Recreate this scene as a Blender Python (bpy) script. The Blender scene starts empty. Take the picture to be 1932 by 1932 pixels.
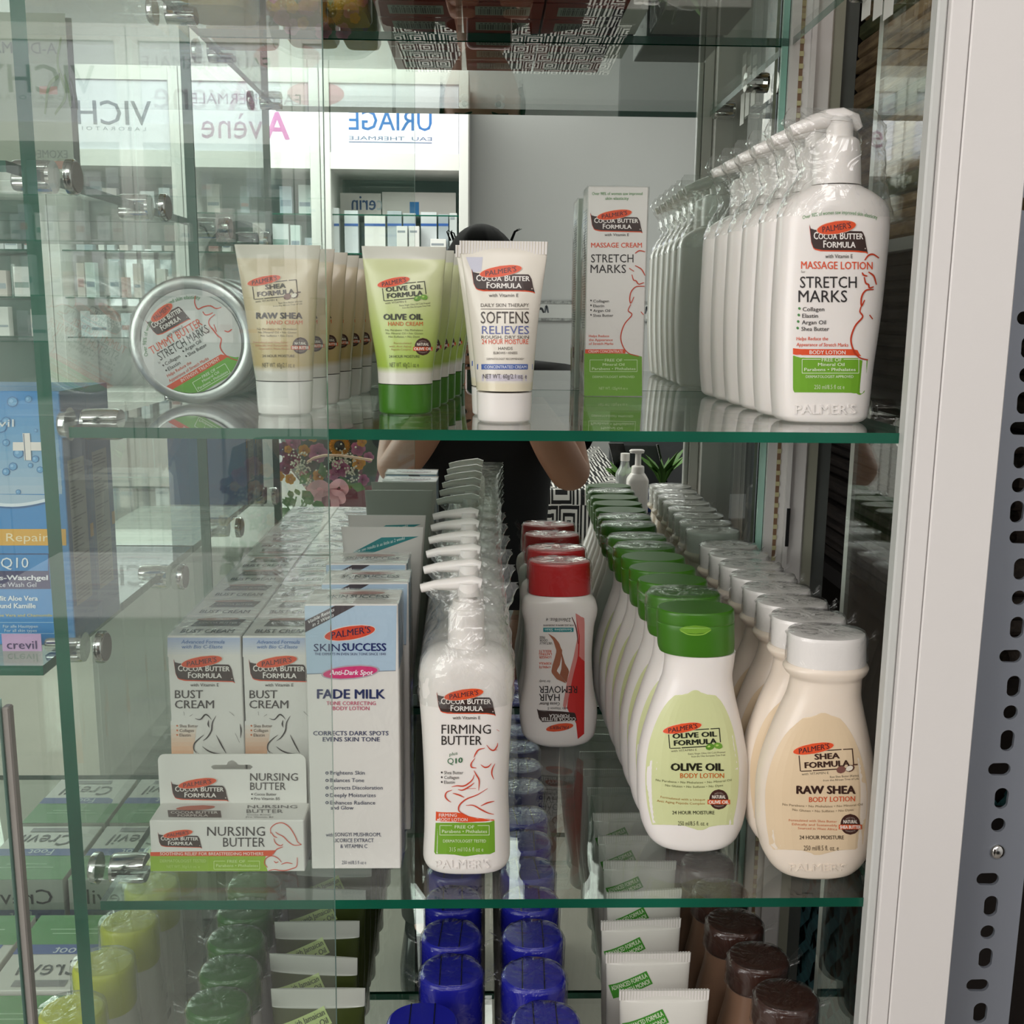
import bpy, math, random
import numpy as np
from mathutils import Vector, Matrix
C = bpy.context.scene.collection
random.seed(7)
# ---------------------------------------------------------------- camera, world, lights, exposure
F, PITCH, YAW, ROLL = 2010.8, .18439, .02704, .01018     # focal length in pixels of the 1932 px frame
CAM = np.array([0., -.6, .06499])
YM = .32418                                              # the mirror's plane; shelf fronts at Y = 0
cy_, sy_ = math.cos(YAW), math.sin(YAW)
FWD = np.array([sy_*math.cos(PITCH), cy_*math.cos(PITCH), -math.sin(PITCH)])
r_ = np.array([cy_, -sy_, 0.]); u_ = np.cross(r_, FWD)
RGT = math.cos(ROLL)*r_ + math.sin(ROLL)*u_
UPV = -math.sin(ROLL)*r_ + math.cos(ROLL)*u_
sc = bpy.context.scene
cd = bpy.data.cameras.new('camera'); cam = bpy.data.objects.new('camera', cd); C.objects.link(cam)
cd.sensor_width = 36; cd.lens = F/1932*36; cd.clip_start = .01; cd.clip_end = 60
cam.matrix_world = Matrix(((RGT[0], UPV[0], -FWD[0], CAM[0]), (RGT[1], UPV[1], -FWD[1], CAM[1]),
                           (RGT[2], UPV[2], -FWD[2], CAM[2]), (0, 0, 0, 1)))
sc.camera = cam
w = bpy.data.worlds.new('shop_air'); sc.world = w; w.use_nodes = True
w.node_tree.nodes['Background'].inputs[0].default_value = (.93, .97, 1., 1)
w.node_tree.nodes['Background'].inputs[1].default_value = .2
def area(name, loc, tgt, sx, sy, power, col=(1, 1, 1)):
    l = bpy.data.lights.new(name, 'AREA'); l.shape = 'RECTANGLE'; l.size = sx; l.size_y = sy; l.energy = power; l.color = col
    o = bpy.data.objects.new(name, l); C.objects.link(o); o.location = loc
    o.rotation_euler = (Vector(tgt)-Vector(loc)).to_track_quat('-Z', 'Y').to_euler()
area('shop_front_daylight', (-2.7, -2.3, .55), (0, -.1, -.1), 1.9, 2.0, 60, (1., .97, .94))
area('ceiling_panel_near', (.35, -2.2, 1.5), (.1, -.4, -.2), 1.2, .6, 17, (1., .96, .93))
area('ceiling_panel_far', (-.8, -3.3, 1.5), (-.8, -3.6, -.3), 1.4, .6, 31, (1., .98, .95))
area('ceiling_panel_left', (-2.0, -2.6, 1.5), (-2., -3.2, -.3), 1.4, .6, 30, (1., .98, .95))
v = sc.view_settings
v.view_transform = 'Standard'; v.look = 'None'; v.gamma = 1; v.use_curve_mapping = False; v.exposure = .0
cy = sc.cycles
cy.max_bounces = 10; cy.diffuse_bounces = 3; cy.glossy_bounces = 6; cy.transmission_bounces = 4; cy.transparent_max_bounces = 40
cy.caustics_reflective = True; cy.caustics_refractive = False; cy.sample_clamp_indirect = 4
# ---------------------------------------------------------------- measuring helpers
def ray(px, py):
    return FWD + RGT*(px-966)/F - UPV*(py-966)/F
def at(px, py, Y):                                       # the point of the plane Y = const that the photograph shows at px, py
    d = ray(px, py); return CAM + d*(Y-CAM[1])/d[1]
def onz(px, py, Z):
    d = ray(px, py); return CAM + d*(Z-CAM[2])/d[2]
def mir(px, py, Y):                                      # the same for a thing seen in the mirror, really standing at Y (in front of the cabinet)
    p = at(px, py, 2*YM-Y); p[1] = Y; return p
def rays(P):
    return FWD + np.outer((P[:, 0]-966)/F, RGT) - np.outer((P[:, 1]-966)/F, UPV)
def lin(h):
    if isinstance(h, str):
        c = [int(h[i:i+2], 16)/255 for i in (0, 2, 4)]
    else:
        c = h
    return tuple(x/12.92 if x <= .04045 else ((x+.055)/1.055)**2.4 for x in c)
# ---------------------------------------------------------------- materials
MAT = {}
def newmat(name):
    m = bpy.data.materials.new(name); m.use_nodes = True; MAT[name] = m
    return m, m.node_tree.nodes, m.node_tree.links
def plas(name, col, rough=.4, metal=0., spec=.5, sss=0., noise=0., nscale=30., bump=0., bscale=120.):
    m, n, l = newmat(name); b = n['Principled BSDF']; c = lin(col)
    b.inputs['Base Color'].default_value = (*c, 1); b.inputs['Roughness'].default_value = rough
    b.inputs['Metallic'].default_value = metal; b.inputs['Specular IOR Level'].default_value = spec
    if sss:
        b.inputs['Subsurface Weight'].default_value = sss; b.inputs['Subsurface Radius'].default_value = (.01, .008, .006); b.inputs['Subsurface Scale'].default_value = .3
    if noise:
        t = n.new('ShaderNodeTexNoise'); t.inputs['Scale'].default_value = nscale; t.inputs['Detail'].default_value = 5
        tc = n.new('ShaderNodeTexCoord'); l.new(tc.outputs['Object'], t.inputs['Vector'])
        r = n.new('ShaderNodeValToRGB'); r.color_ramp.elements[0].color = (*[x*(1-noise) for x in c], 1)
        r.color_ramp.elements[1].color = (*[min(1, x*(1+noise)) for x in c], 1); r.color_ramp.elements[0].position = .3; r.color_ramp.elements[1].position = .7
        l.new(t.outputs['Fac'], r.inputs[0]); l.new(r.outputs[0], b.inputs['Base Color'])
    if bump:
        t = n.new('ShaderNodeTexNoise'); t.inputs['Scale'].default_value = bscale
        tc = n.new('ShaderNodeTexCoord'); l.new(tc.outputs['Object'], t.inputs['Vector'])
        k = n.new('ShaderNodeBump'); k.inputs['Strength'].default_value = bump; k.inputs['Distance'].default_value = .002
        l.new(t.outputs['Fac'], k.inputs['Height']); l.new(k.outputs[0], b.inputs['Normal'])
    return m
def fresnel_mix(name, tint, gcol, grough, f0, fmax=1., power=5, bump=0., bscale=60., haze=0., stretch=None):
    """thin clear sheet: lets light through with a tint, reflects by Schlick's law, the same on both sides"""
    m, n, l = newmat(name); n.remove(n['Principled BSDF']); out = n['Material Output']
    tr = n.new('ShaderNodeBsdfTransparent'); tr.inputs[0].default_value = (*tint, 1)
    gl = n.new('ShaderNodeBsdfGlossy'); gl.inputs['Color'].default_value = (*gcol, 1); gl.inputs['Roughness'].default_value = grough
    lw = n.new('ShaderNodeLayerWeight'); lw.inputs['Blend'].default_value = .5
    p = n.new('ShaderNodeMath'); p.operation = 'POWER'; p.inputs[1].default_value = power
    mp = n.new('ShaderNodeMapRange'); mp.inputs['To Min'].default_value = f0; mp.inputs['To Max'].default_value = fmax
    l.new(lw.outputs['Facing'], p.inputs[0]); l.new(p.outputs[0], mp.inputs['Value'])
    mx = n.new('ShaderNodeMixShader'); l.new(mp.outputs[0], mx.inputs[0]); l.new(tr.outputs[0], mx.inputs[1]); l.new(gl.outputs[0], mx.inputs[2])
    last = mx
    if haze:
        df = n.new('ShaderNodeBsdfDiffuse'); df.inputs[0].default_value = (.9, .92, .92, 1)
        m2 = n.new('ShaderNodeMixShader'); m2.inputs[0].default_value = haze
        l.new(mx.outputs[0], m2.inputs[1]); l.new(df.outputs[0], m2.inputs[2]); last = m2
    if bump:
        t = n.new('ShaderNodeTexNoise'); t.inputs['Scale'].default_value = bscale; t.inputs['Detail'].default_value = 3
        t.inputs['Distortion'].default_value = 1.2
        tc = n.new('ShaderNodeTexCoord')
        if stretch:
            mpn = n.new('ShaderNodeMapping'); mpn.inputs['Scale'].default_value = stretch
            l.new(tc.outputs['Object'], mpn.inputs[0]); l.new(mpn.outputs[0], t.inputs['Vector'])
        else:
            l.new(tc.outputs['Object'], t.inputs['Vector'])
        k = n.new('ShaderNodeBump'); k.inputs['Strength'].default_value = bump; k.inputs['Distance'].default_value = .004
        l.new(t.outputs['Fac'], k.inputs['Height']); l.new(k.outputs[0], gl.inputs['Normal']); l.new(k.outputs[0], lw.inputs['Normal'])
    l.new(last.outputs[0], out.inputs['Surface'])
    return m
fresnel_mix('clear_glass', (.975, .992, .983), (1, 1, 1), 0., .042)
fresnel_mix('shelf_glass', (.93, .965, .945), (1, 1, 1), 0., .045)
fresnel_mix('door_glass', (.955, .985, .97), (1, 1, 1), .0, .05, haze=.02)
fresnel_mix('cellophane', (.975, .975, .975), (1, 1, 1), .13, .035, .8, 3.4, bump=.6, bscale=45, haze=.012)
fresnel_mix('crumpled_cellophane', (.985, .985, .985), (1, 1, 1), .12, .03, .8, 3.6, bump=.6, bscale=60, haze=.004)
fresnel_mix('bag_film', (.97, .975, .97), (1, 1, 1), .12, .06, .85, 2.6, bump=1., bscale=48, haze=.035)
fresnel_mix('thin_film', (.985, .985, .985), (1, 1, 1), .1, .03, .7, 4, bump=.35, bscale=30)
fresnel_mix('clear_plastic', (.9, .9, .88), (1, 1, 1), .12, .08, .9, 3, haze=.25)
def glass_edge(name, c1, c2):
    m, n, l = newmat(name); b = n['Principled BSDF']
    t = n.new('ShaderNodeTexNoise'); t.inputs['Scale'].default_value = 9; tc = n.new('ShaderNodeTexCoord'); l.new(tc.outputs['Object'], t.inputs['Vector'])
    r = n.new('ShaderNodeValToRGB'); r.color_ramp.elements[0].color = (*lin(c1), 1); r.color_ramp.elements[1].color = (*lin(c2), 1)
    r.color_ramp.elements[0].position = .35; r.color_ramp.elements[1].position = .65
    l.new(t.outputs['Fac'], r.inputs[0]); l.new(r.outputs[0], b.inputs['Base Color']); b.inputs['Roughness'].default_value = .22
    return m
glass_edge('green_glass_edge', '074a38', '0b6049'); glass_edge('pale_glass_edge', '8fc0b0', 'b8dccf'); glass_edge('white_glass_edge', 'cfd6cc', 'e2e6dc')
m, n, l = newmat('mirror_silver'); n.remove(n['Principled BSDF'])
g = n.new('ShaderNodeBsdfGlossy'); g.inputs['Color'].default_value = (.78, .84, .80, 1); g.inputs['Roughness'].default_value = 0
l.new(g.outputs[0], n['Material Output'].inputs['Surface'])
m, n, l = newmat('printed_ink'); b = n['Principled BSDF']; a = n.new('ShaderNodeAttribute'); a.attribute_name = 'Col'
l.new(a.outputs['Color'], b.inputs['Base Color']); b.inputs['Roughness'].default_value = .38
m, n, l = newmat('backlit_panel'); b = n['Principled BSDF']; a = n.new('ShaderNodeAttribute'); a.attribute_name = 'Col'
l.new(a.outputs['Color'], b.inputs['Base Color']); l.new(a.outputs['Color'], b.inputs['Emission Color']); b.inputs['Emission Strength'].default_value = .03
def emit(name, col, s):
    m, n, l = newmat(name); b = n['Principled BSDF']; b.inputs['Base Color'].default_value = (*lin(col), 1)
    b.inputs['Emission Color'].default_value = (*lin(col), 1); b.inputs['Emission Strength'].default_value = s
plas('chrome', 'd8d8d6', .12, 1.); plas('dark_rubber', '1a1a1c', .5)
plas('white_plastic', 'f1ebe6', .28, sss=.15); plas('cream_plastic', 'eee0d0', .3, sss=.15)
plas('white_card', 'e6e2dd', .42); plas('white_paint', 'e3dfdc', .38, noise=.02, nscale=4); plas('grey_paint', 'c9cac6', .4)
plas('grey_steel', '8d929c', .42, .3); plas('black', '0b0b0d', .5)
# ---------------------------------------------------------------- mesh helpers
class MB:
    def __init__(s): s.v = []; s.f = []; s.sm = []; s.mi = []; s.c = []
    def add(s, V, Fc, smooth=False, mi=0, col=None):
        k = len(s.v); V = [tuple(map(float, p)) for p in V]; s.v += V
        for f in Fc: s.f.append([i+k for i in f]); s.sm.append(smooth); s.mi.append(mi)
        c = (*(lin(col) if col is not None else (1, 1, 1)), 1); s.c += [c]*len(V)
        return s
    def box(s, x0, x1, y0, y1, z0, z1, c=0., mi=0, col=None):
        X, Y, Z = sorted((x0, x1)), sorted((y0, y1)), sorted((z0, z1))
        if c <= 0:
            V = [(X[i], Y[j], Z[k]) for i in (0, 1) for j in (0, 1) for k in (0, 1)]
            return s.add(V, [(0, 1, 3, 2), (4, 6, 7, 5), (0, 4, 5, 1), (2, 3, 7, 6), (0, 2, 6, 4), (1, 5, 7, 3)], mi=mi, col=col)
        V = []; idx = {}
        for i in (0, 1):
            for j in (0, 1):
                for k in (0, 1):
                    sx, sy, sz = 1-2*i, 1-2*j, 1-2*k
                    for a in range(3):
                        p = [X[i]+sx*c, Y[j]+sy*c, Z[k]+sz*c]; p[a] = (X[i], Y[j], Z[k])[a]
                        idx[i, j, k, a] = len(V); V.append(p)
        Fc = []
        q = ((0, 0), (1, 0), (1, 1), (0, 1))
        for t in (0, 1):
            Fc.append([idx[t, a, b, 0] for a, b in (q if t else q[::-1])])
            Fc.append([idx[a, t, b, 1] for a, b in (q[::-1] if t else q)])
            Fc.append([idx[a, b, t, 2] for a, b in (q if t else q[::-1])])
        for a in (0, 1):
            for b in (0, 1):
                Fc.append([idx[a, b, 0, 0], idx[a, b, 1, 0], idx[a, b, 1, 1], idx[a, b, 0, 1]])
                Fc.append([idx[a, 0, b, 0], idx[a, 1, b, 0], idx[a, 1, b, 2], idx[a, 0, b, 2]])
                Fc.append([idx[0, a, b, 1], idx[1, a, b, 1], idx[1, a, b, 2], idx[0, a, b, 2]])
        for i in (0, 1):
            for j in (0, 1):
                for k in (0, 1): Fc.append([idx[i, j, k, a] for a in range(3)])
        return s.add(V, Fc, mi=mi, col=col)
    def loft(s, rings, cap0=True, cap1=True, smooth=True, mi=0, col=None, closed=True):
        n = len(rings[0]); V = [p for r in rings for p in r]; Fc = []
        for k in range(len(rings)-1):
            for i in range(n if closed else n-1):
                j = (i+1) % n; Fc.append((k*n+i, k*n+j, (k+1)*n+j, (k+1)*n+i))
        s.add(V, Fc, smooth, mi, col)
        if cap0: s.add(rings[0], [list(range(n))[::-1]], False, mi, col)
        if cap1: s.add(rings[-1], [list(range(n))], False, mi, col)
        return s
    def tube(s, pts, r, n=8, mi=0, col=None, caps=True):
        pts = [np.array(p, float) for p in pts]; R = r if hasattr(r, '__len__') else [r]*len(pts); rings = []
        ref = np.array([0, 0, 1.]) if abs(pts[-1][2]-pts[0][2]) < .8*np.linalg.norm(pts[-1]-pts[0])+1e-9 else np.array([0, 1., 0])
        for i, p in enumerate(pts):
            d = pts[min(i+1, len(pts)-1)]-pts[max(i-1, 0)]; d = d/(np.linalg.norm(d)+1e-12)
            a = np.cross(d, ref); a /= np.linalg.norm(a)+1e-12; b = np.cross(d, a)
            rings.append([p+R[i]*(math.cos(t)*a+math.sin(t)*b) for t in np.linspace(0, 2*math.pi, n, False)])
        return s.loft(rings, caps, caps, mi=mi, col=col)
    def ball(s, c, r, nu=12, nv=8, mi=0, col=None, sc=(1, 1, 1)):
        rings = []
        for k in range(nv+1):
            t = -math.pi/2+math.pi*k/nv
            rr = max(math.cos(t), .02)
            rings.append([(c[0]+sc[0]*r*rr*math.cos(a), c[1]+sc[1]*r*rr*math.sin(a), c[2]+sc[2]*r*math.sin(t)) for a in np.linspace(0, 2*math.pi, nu, False)])
        return s.loft(rings, mi=mi, col=col)
    def disc(s, c, r, ax=1, n=24, col=None, mi=0):
        V = []
        for t in np.linspace(0, 2*math.pi, n, False):
            p = list(c); p[(ax+1) % 3] += r*math.cos(t); p[(ax+2) % 3] += r*math.sin(t); V.append(p)
        return s.add(V, [list(range(n))], mi=mi, col=col)
    def mesh(s, name, mats, colors=False):
        me = bpy.data.meshes.new(name); me.from_pydata(s.v, [], s.f)
        me.polygons.foreach_set('use_smooth', s.sm); me.polygons.foreach_set('material_index', s.mi)
        for m in (mats if isinstance(mats, (list, tuple)) else [mats]): me.materials.append(MAT[m])
        if colors:
            a = me.color_attributes.new('Col', 'FLOAT_COLOR', 'POINT'); a.data.foreach_set('color', np.array(s.c, np.float32).ravel())
        me.update(); return me
    def build(s, name, mats, parent=None, colors=False, loc=None):
        o = bpy.data.objects.new(name, s.mesh(name, mats, colors)); C.objects.link(o)
        if parent is not None: o.parent = parent
        if loc is not None: o.location = loc
        return o
def tag(o, label, cat, group=None, kind=None):
    if label: o['label'] = label
    if cat: o['category'] = cat
    if group: o['group'] = group
    if kind: o['kind'] = kind
    return o
def thing(name, label, cat, loc=(0, 0, 0), group=None, rz=0.):
    o = bpy.data.objects.new(name, None); C.objects.link(o); o.location = loc; o.rotation_euler = (0, 0, rz)
    o.empty_display_size = .02
    return tag(o, label, cat, group)
def struct(o): o['kind'] = 'structure'; return o
KIDS = {}
def copy_thing(root, loc, label, rz=None, scale=None):
    def cp(o, par):
        c = o.copy(); C.objects.link(c)
        if par is not None: c.parent = par
        for ch in o.children: cp(ch, c)
        return c
    r = cp(root, None); r.location = loc
    if rz is not None: r.rotation_euler = (0, 0, rz)
    if scale: r.scale = scale
    r['label'] = label; return r
ORD = ['foremost', 'second from the front', 'third from the front', 'fourth from the front', 'fifth from the front', 'sixth from the front', 'seventh from the front', 'eighth from the front', 'ninth from the front']
def row(root, offs, desc, tail, rz=None):
    """copies of a thing going back along its row"""
    n = len(offs)+1; root['label'] = desc + ', foremost ' + tail
    for k, d in enumerate(offs):
        w_ = 'hindmost' if k == n-2 else ORD[k+1]
        copy_thing(root, Vector(root.location)+Vector(d), f'{desc}, {w_} {tail}', (random.uniform(-.03, .03) if rz is None else rz) + root.rotation_euler[2])
def superell(a, b, n, cx=0., cy=0., z=0., N=40):
    P = []
    for t in np.linspace(0, 2*math.pi, N, False):
        c, s_ = math.cos(t), math.sin(t)
        P.append((cx+a*math.copysign(abs(c)**(2/n), c), cy+b*math.copysign(abs(s_)**(2/n), s_), z))
    return P
def pchip(x, y, xs):
    x, y = np.array(x, float), np.array(y, float); h = np.diff(x); d = np.diff(y)/h; m = np.zeros_like(y)
    m[0], m[-1] = d[0], d[-1]
    for i in range(1, len(y)-1):
        m[i] = 0 if d[i-1]*d[i] <= 0 else 2*d[i-1]*d[i]/(d[i-1]+d[i])
    i = np.clip(np.searchsorted(x, xs)-1, 0, len(h)-1); t = (xs-x[i])/h[i]
    return (2*t**3-3*t**2+1)*y[i]+(t**3-2*t**2+t)*h[i]*m[i]+(-2*t**3+3*t**2)*y[i+1]+(t**3-t**2)*h[i]*m[i+1]
class Shape:
    """lofted body: stations (z, half width, half depth, exponent, x offset), in local metres"""
    def __init__(s, st, dens=5, N=44):
        st = sorted(st); z = [p[0] for p in st]; zs = []
        for i in range(len(z)-1): zs += list(np.linspace(z[i], z[i+1], dens, False))
        s.z = np.array(zs+[z[-1]]); s.N = N
        s.a, s.b, s.n, s.x = [pchip(z, [p[k] for p in st], s.z) for k in (1, 2, 3, 4)]
    def rings(s, grow=0., z0=-9, z1=9):
        return [superell(s.a[i]+grow, s.b[i]+grow, s.n[i], s.x[i], 0, s.z[i], s.N) for i in range(len(s.z)) if z0 <= s.z[i] <= z1]
    def mb(s, grow=0., z0=-9, z1=9, caps=True):
        return MB().loft(s.rings(grow, z0, z1), caps, caps)
    def front(s, x, z):
        a, b, n, c = [np.interp(z, s.z, q) for q in (s.a, s.b, s.n, s.x)]
        u = np.clip(np.abs((x-c)/a), 0, .995); return -b*(1-u**n)**(1/n)
def pxshape(prof, Yc, X0, Z0, dens=5, N=44, zbot=True):
    """stations measured in the photograph: (py, x left, x right, half depth, exponent)"""
    st = []
    for py, xl, xr, b, n in prof:
        L, R = at(xl, py, Yc), at(xr, py, Yc)
        st.append(((L[2]+R[2])/2-Z0, (R[0]-L[0])/2, b, n, (L[0]+R[0])/2-X0))
    st.sort()
    if zbot:
        zm = st[0][0]; st = [(z-zm*max(0, 1-(z-zm)/.05), a, b, n, x) for z, a, b, n, x in st]
    return Shape(st, dens, N)
# ---------------------------------------------------------------- lettering and printing
_tc = bpy.data.curves.new('lettering', 'FONT'); _to = bpy.data.objects.new('lettering', _tc); _GL = {}
def glyphs(s, bold=0., shear=0., ext=0.):
    key = (s, bold, shear, ext)
    if key not in _GL:
        def get(t):
            _tc.body = t; _tc.size = 1; _tc.offset = 0; _tc.shear = shear; _tc.extrude = ext; _tc.resolution_u = 2
            me = _to.to_mesh(); V = np.array([q.co[:] for q in me.vertices]) if len(me.vertices) else np.zeros((1, 3))
            Fc = [list(p.vertices) for p in me.polygons]; _to.to_mesh_clear(); return V, Fc
        if 'H' not in _GL: _GL['H'] = get('H')[0][:, 1].max()
        V, Fc = get(s); h = _GL['H']
        V = V.copy(); V[:, 0] -= V[:, 0].min(); V[:, :2] /= h
        if bold and not ext:                             # heavier strokes: the outline laid down again to each side
            b = bold*1.5; n = len(V); off = [(-b, 0), (b, 0), (-b*.5, b*.5), (b*.5, -b*.5)] if bold >= .02 else [(-b, 0), (b, 0)]
            Fc = [[i+k*n for i in f] for k in range(len(off)) for f in Fc]; V = np.vstack([V+[dx, dy, .00002*k] for k, (dx, dy) in enumerate(off)]); V[:, 0] -= V[:, 0].min()
        _GL[key] = (V, Fc, V[:, 0].max())
    return _GL[key]
def smooth_line(P, k=6):
    P = np.array(P, float)
    if len(P) < 3: return P
    Q = np.vstack([2*P[0]-P[1], P, 2*P[-1]-P[-2]]); out = []
    for i in range(1, len(Q)-2):
        for t in np.linspace(0, 1, k, False):
            a, b, c, d = Q[i-1], Q[i], Q[i+1], Q[i+2]
            out.append(.5*(2*b+(c-a)*t+(2*a-5*b+4*c-d)*t*t+(3*b-a-3*c+d)*t**3))
    return np.array(out+[P[-1]])
def f_front(Yf, org=(0, 0, 0), shape=None, ycen=None):
    """px -> local point on a front face at Y = Yf, or on a lofted body whose axis stands at ycen; lift = distance off the surface"""
    org = np.array(org, float)
    def fn(P, lift):
        D = rays(P); Y = np.full(len(P), Yf, float)
        for k in range(4 if shape else 1):
            Q = CAM + D*((Y-CAM[1])/D[:, 1])[:, None]
            if shape: Y = ycen + shape.front(Q[:, 0]-org[0], Q[:, 2]-org[2])
        Q[:, 1] -= lift
        return Q-org
    return fn
def f_top(Z, org=(0, 0, 0)):
    org = np.array(org, float)
    def fn(P, lift):
        D = rays(P); Q = CAM + D*((Z-CAM[2])/D[:, 2])[:, None]; Q[:, 2] += lift; return Q-org
    return fn
def f_flat(o, ex, ey, nrm):
    """plain coordinates on a flat face: o + x*ex - y*ey"""
    o, ex, ey, nrm = [np.array(q, float) for q in (o, ex, ey, nrm)]
    def fn(P, lift): return o + np.outer(P[:, 0], ex) - np.outer(P[:, 1], ey) + np.outer(lift, nrm)
    return fn
class Print:
    """flat print laid on a surface, in picture coordinates; each layer a hair above the last"""
    EPS = .00012
    def __init__(s, fn): s.fn = fn; s.m = MB()
    def put(s, P, Fc, col, L, dep=0.):
        P = np.array(P, float); s.m.add(s.fn(P, s.EPS*(L+1)+dep+np.zeros(len(P))), Fc, col=col)
    def fill(s, poly, col, L=0, rows=16, cols=8):
        P = np.array(poly, float)
        if len(P) == 4:
            n = cols+1; V = [((P[0]*(1-u)+P[1]*u)*(1-t)+(P[3]*(1-u)+P[2]*u)*t) for t in np.linspace(0, 1, rows+1) for u in np.linspace(0, 1, n)]
            return s.put(V, [(k*n+i, k*n+i+1, (k+1)*n+i+1, (k+1)*n+i) for k in range(rows) for i in range(cols)], col, L)
        y0, y1 = P[:, 1].min(), P[:, 1].max(); V = []; Q = np.vstack([P, P[:1]])
        ys = np.linspace(y0+1e-4*(y1-y0), y1-1e-4*(y1-y0), rows+1)
        for y in ys:
            xs = []
            for (xa, ya), (xb, yb) in zip(Q[:-1], Q[1:]):
                if (ya-y)*(yb-y) <= 0 and ya != yb: xs.append(xa+(xb-xa)*(y-ya)/(yb-ya))
            V += [(x, y) for x in np.linspace(min(xs), max(xs), cols+1)]
        n = cols+1
        s.put(V, [(k*n+i, k*n+i+1, (k+1)*n+i+1, (k+1)*n+i) for k in range(rows) for i in range(cols)], col, L)
    def rect(s, x0, y0, x1, y1, col, L=0, rows=4, cols=8): s.fill([(x0, y0), (x1, y0), (x1, y1), (x0, y1)], col, L, rows, cols)
    def ell(s, cx, cy, a, b, ang, col, L=0, rows=18, cols=8):
        t = np.linspace(0, 2*math.pi, 48, False); c, q = math.cos(math.radians(ang)), math.sin(math.radians(ang))
        s.fill(np.stack([cx+a*np.cos(t)*c+b*np.sin(t)*q, cy-a*np.cos(t)*q+b*np.sin(t)*c], 1), col, L, rows, cols)
    def line(s, pts, wd, col, L=0, sm=True, taper=.35):
        P = smooth_line(pts) if sm else np.array(pts, float); n = len(P)
        if not sm and n == 2: P = np.linspace(P[0], P[1], 6); n = 6
        D = np.gradient(P, axis=0); D /= np.linalg.norm(D, axis=1)[:, None]+1e-9; N = np.stack([-D[:, 1], D[:, 0]], 1)
        t = np.linspace(0, 1, n); W = wd/2*(1-taper+taper*np.sin(np.pi*t))[:, None] if taper else wd/2
        s.put(np.vstack([P+N*W, P-N*W]), [(i, i+1, n+i+1, n+i) for i in range(n-1)], col, L)
    def frame(s, x0, y0, x1, y1, wd, col, L=0, gap=None):
        for a, b in (((x0, y1), (x1, y1)), ((x0, y0), (x0, y1)), ((x1, y0), (x1, y1))): s.line([a, b], wd, col, L, False, 0)
        for a, b in ([((x0, y0), (gap[0], y0)), ((gap[1], y0), (x1, y0))] if gap else [((x0, y0), (x1, y0))]): s.line([a, b], wd, col, L, False, 0)
    def text(s, t, x0, x1, yb, cap, col, L=2, bold=0., shear=0., slope=0., arc=0., rot=None, ext=0.):
        V, Fc, w_ = glyphs(t, bold, shear, ext); u = V[:, 0]/w_
        X = x0+u*(x1-x0); Y = yb-V[:, 1]*cap+slope*(u*(x1-x0))+arc*(2*u-1)**2
        P = np.stack([X, Y], 1)
        if rot:
            cx, cy, ang = rot; c, q = math.cos(math.radians(ang)), math.sin(math.radians(ang)); d = P-[cx, cy]
            P = np.stack([cx+d[:, 0]*c+d[:, 1]*q, cy-d[:, 0]*q+d[:, 1]*c], 1)
        s.m.add(s.fn(P, s.EPS*(L+1)+V[:, 2]+ext), Fc, col=col)
    def build(s, name, parent=None, mat='printed_ink'): return s.m.build(name, mat, parent, True)
ORANGE, BROWN, GREEN, DARK = 'e2532a', '3d2b27', '6ea22a', '2e2a2a'
class Warp:
    """a print drawn in unit coordinates and placed anywhere: x' = x0+x*sx (+ shear), y' = y0+y*sy, turned by ang"""
    def __init__(s, pr, x0, y0, sx, sy=None, ang=0., kx=0.):
        s.pr, s.x0, s.y0, s.sx, s.sy, s.kx = pr, x0, y0, sx, sy or sx, kx; s.c, s.q = math.cos(math.radians(ang)), math.sin(math.radians(ang)); base = pr.fn
        def fn(P, lift):
            x, y = P[:, 0]*s.sx + P[:, 1]*s.kx, P[:, 1]*s.sy
            return base(np.stack([s.x0+x*s.c+y*s.q, s.y0-x*s.q+y*s.c], 1), lift)
        s.p = Print(fn); s.p.m = pr.m
def oval(p, x0, x1, yc, half, ang, L=2, edge='f0cdb8', ink='3a2430', c=ORANGE):
    cx, a = (x0+x1)/2, (x1-x0)/2
    p.ell(cx, yc, a*1.03, half*1.12, ang, edge, L); p.ell(cx, yc, a, half, ang, c, L+1)
    p.text("PALMER'S", cx-a*.74, cx+a*.74, yc+half*.42, half*.88, ink, L+2, .012, .12, rot=(cx, yc, ang))
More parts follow.
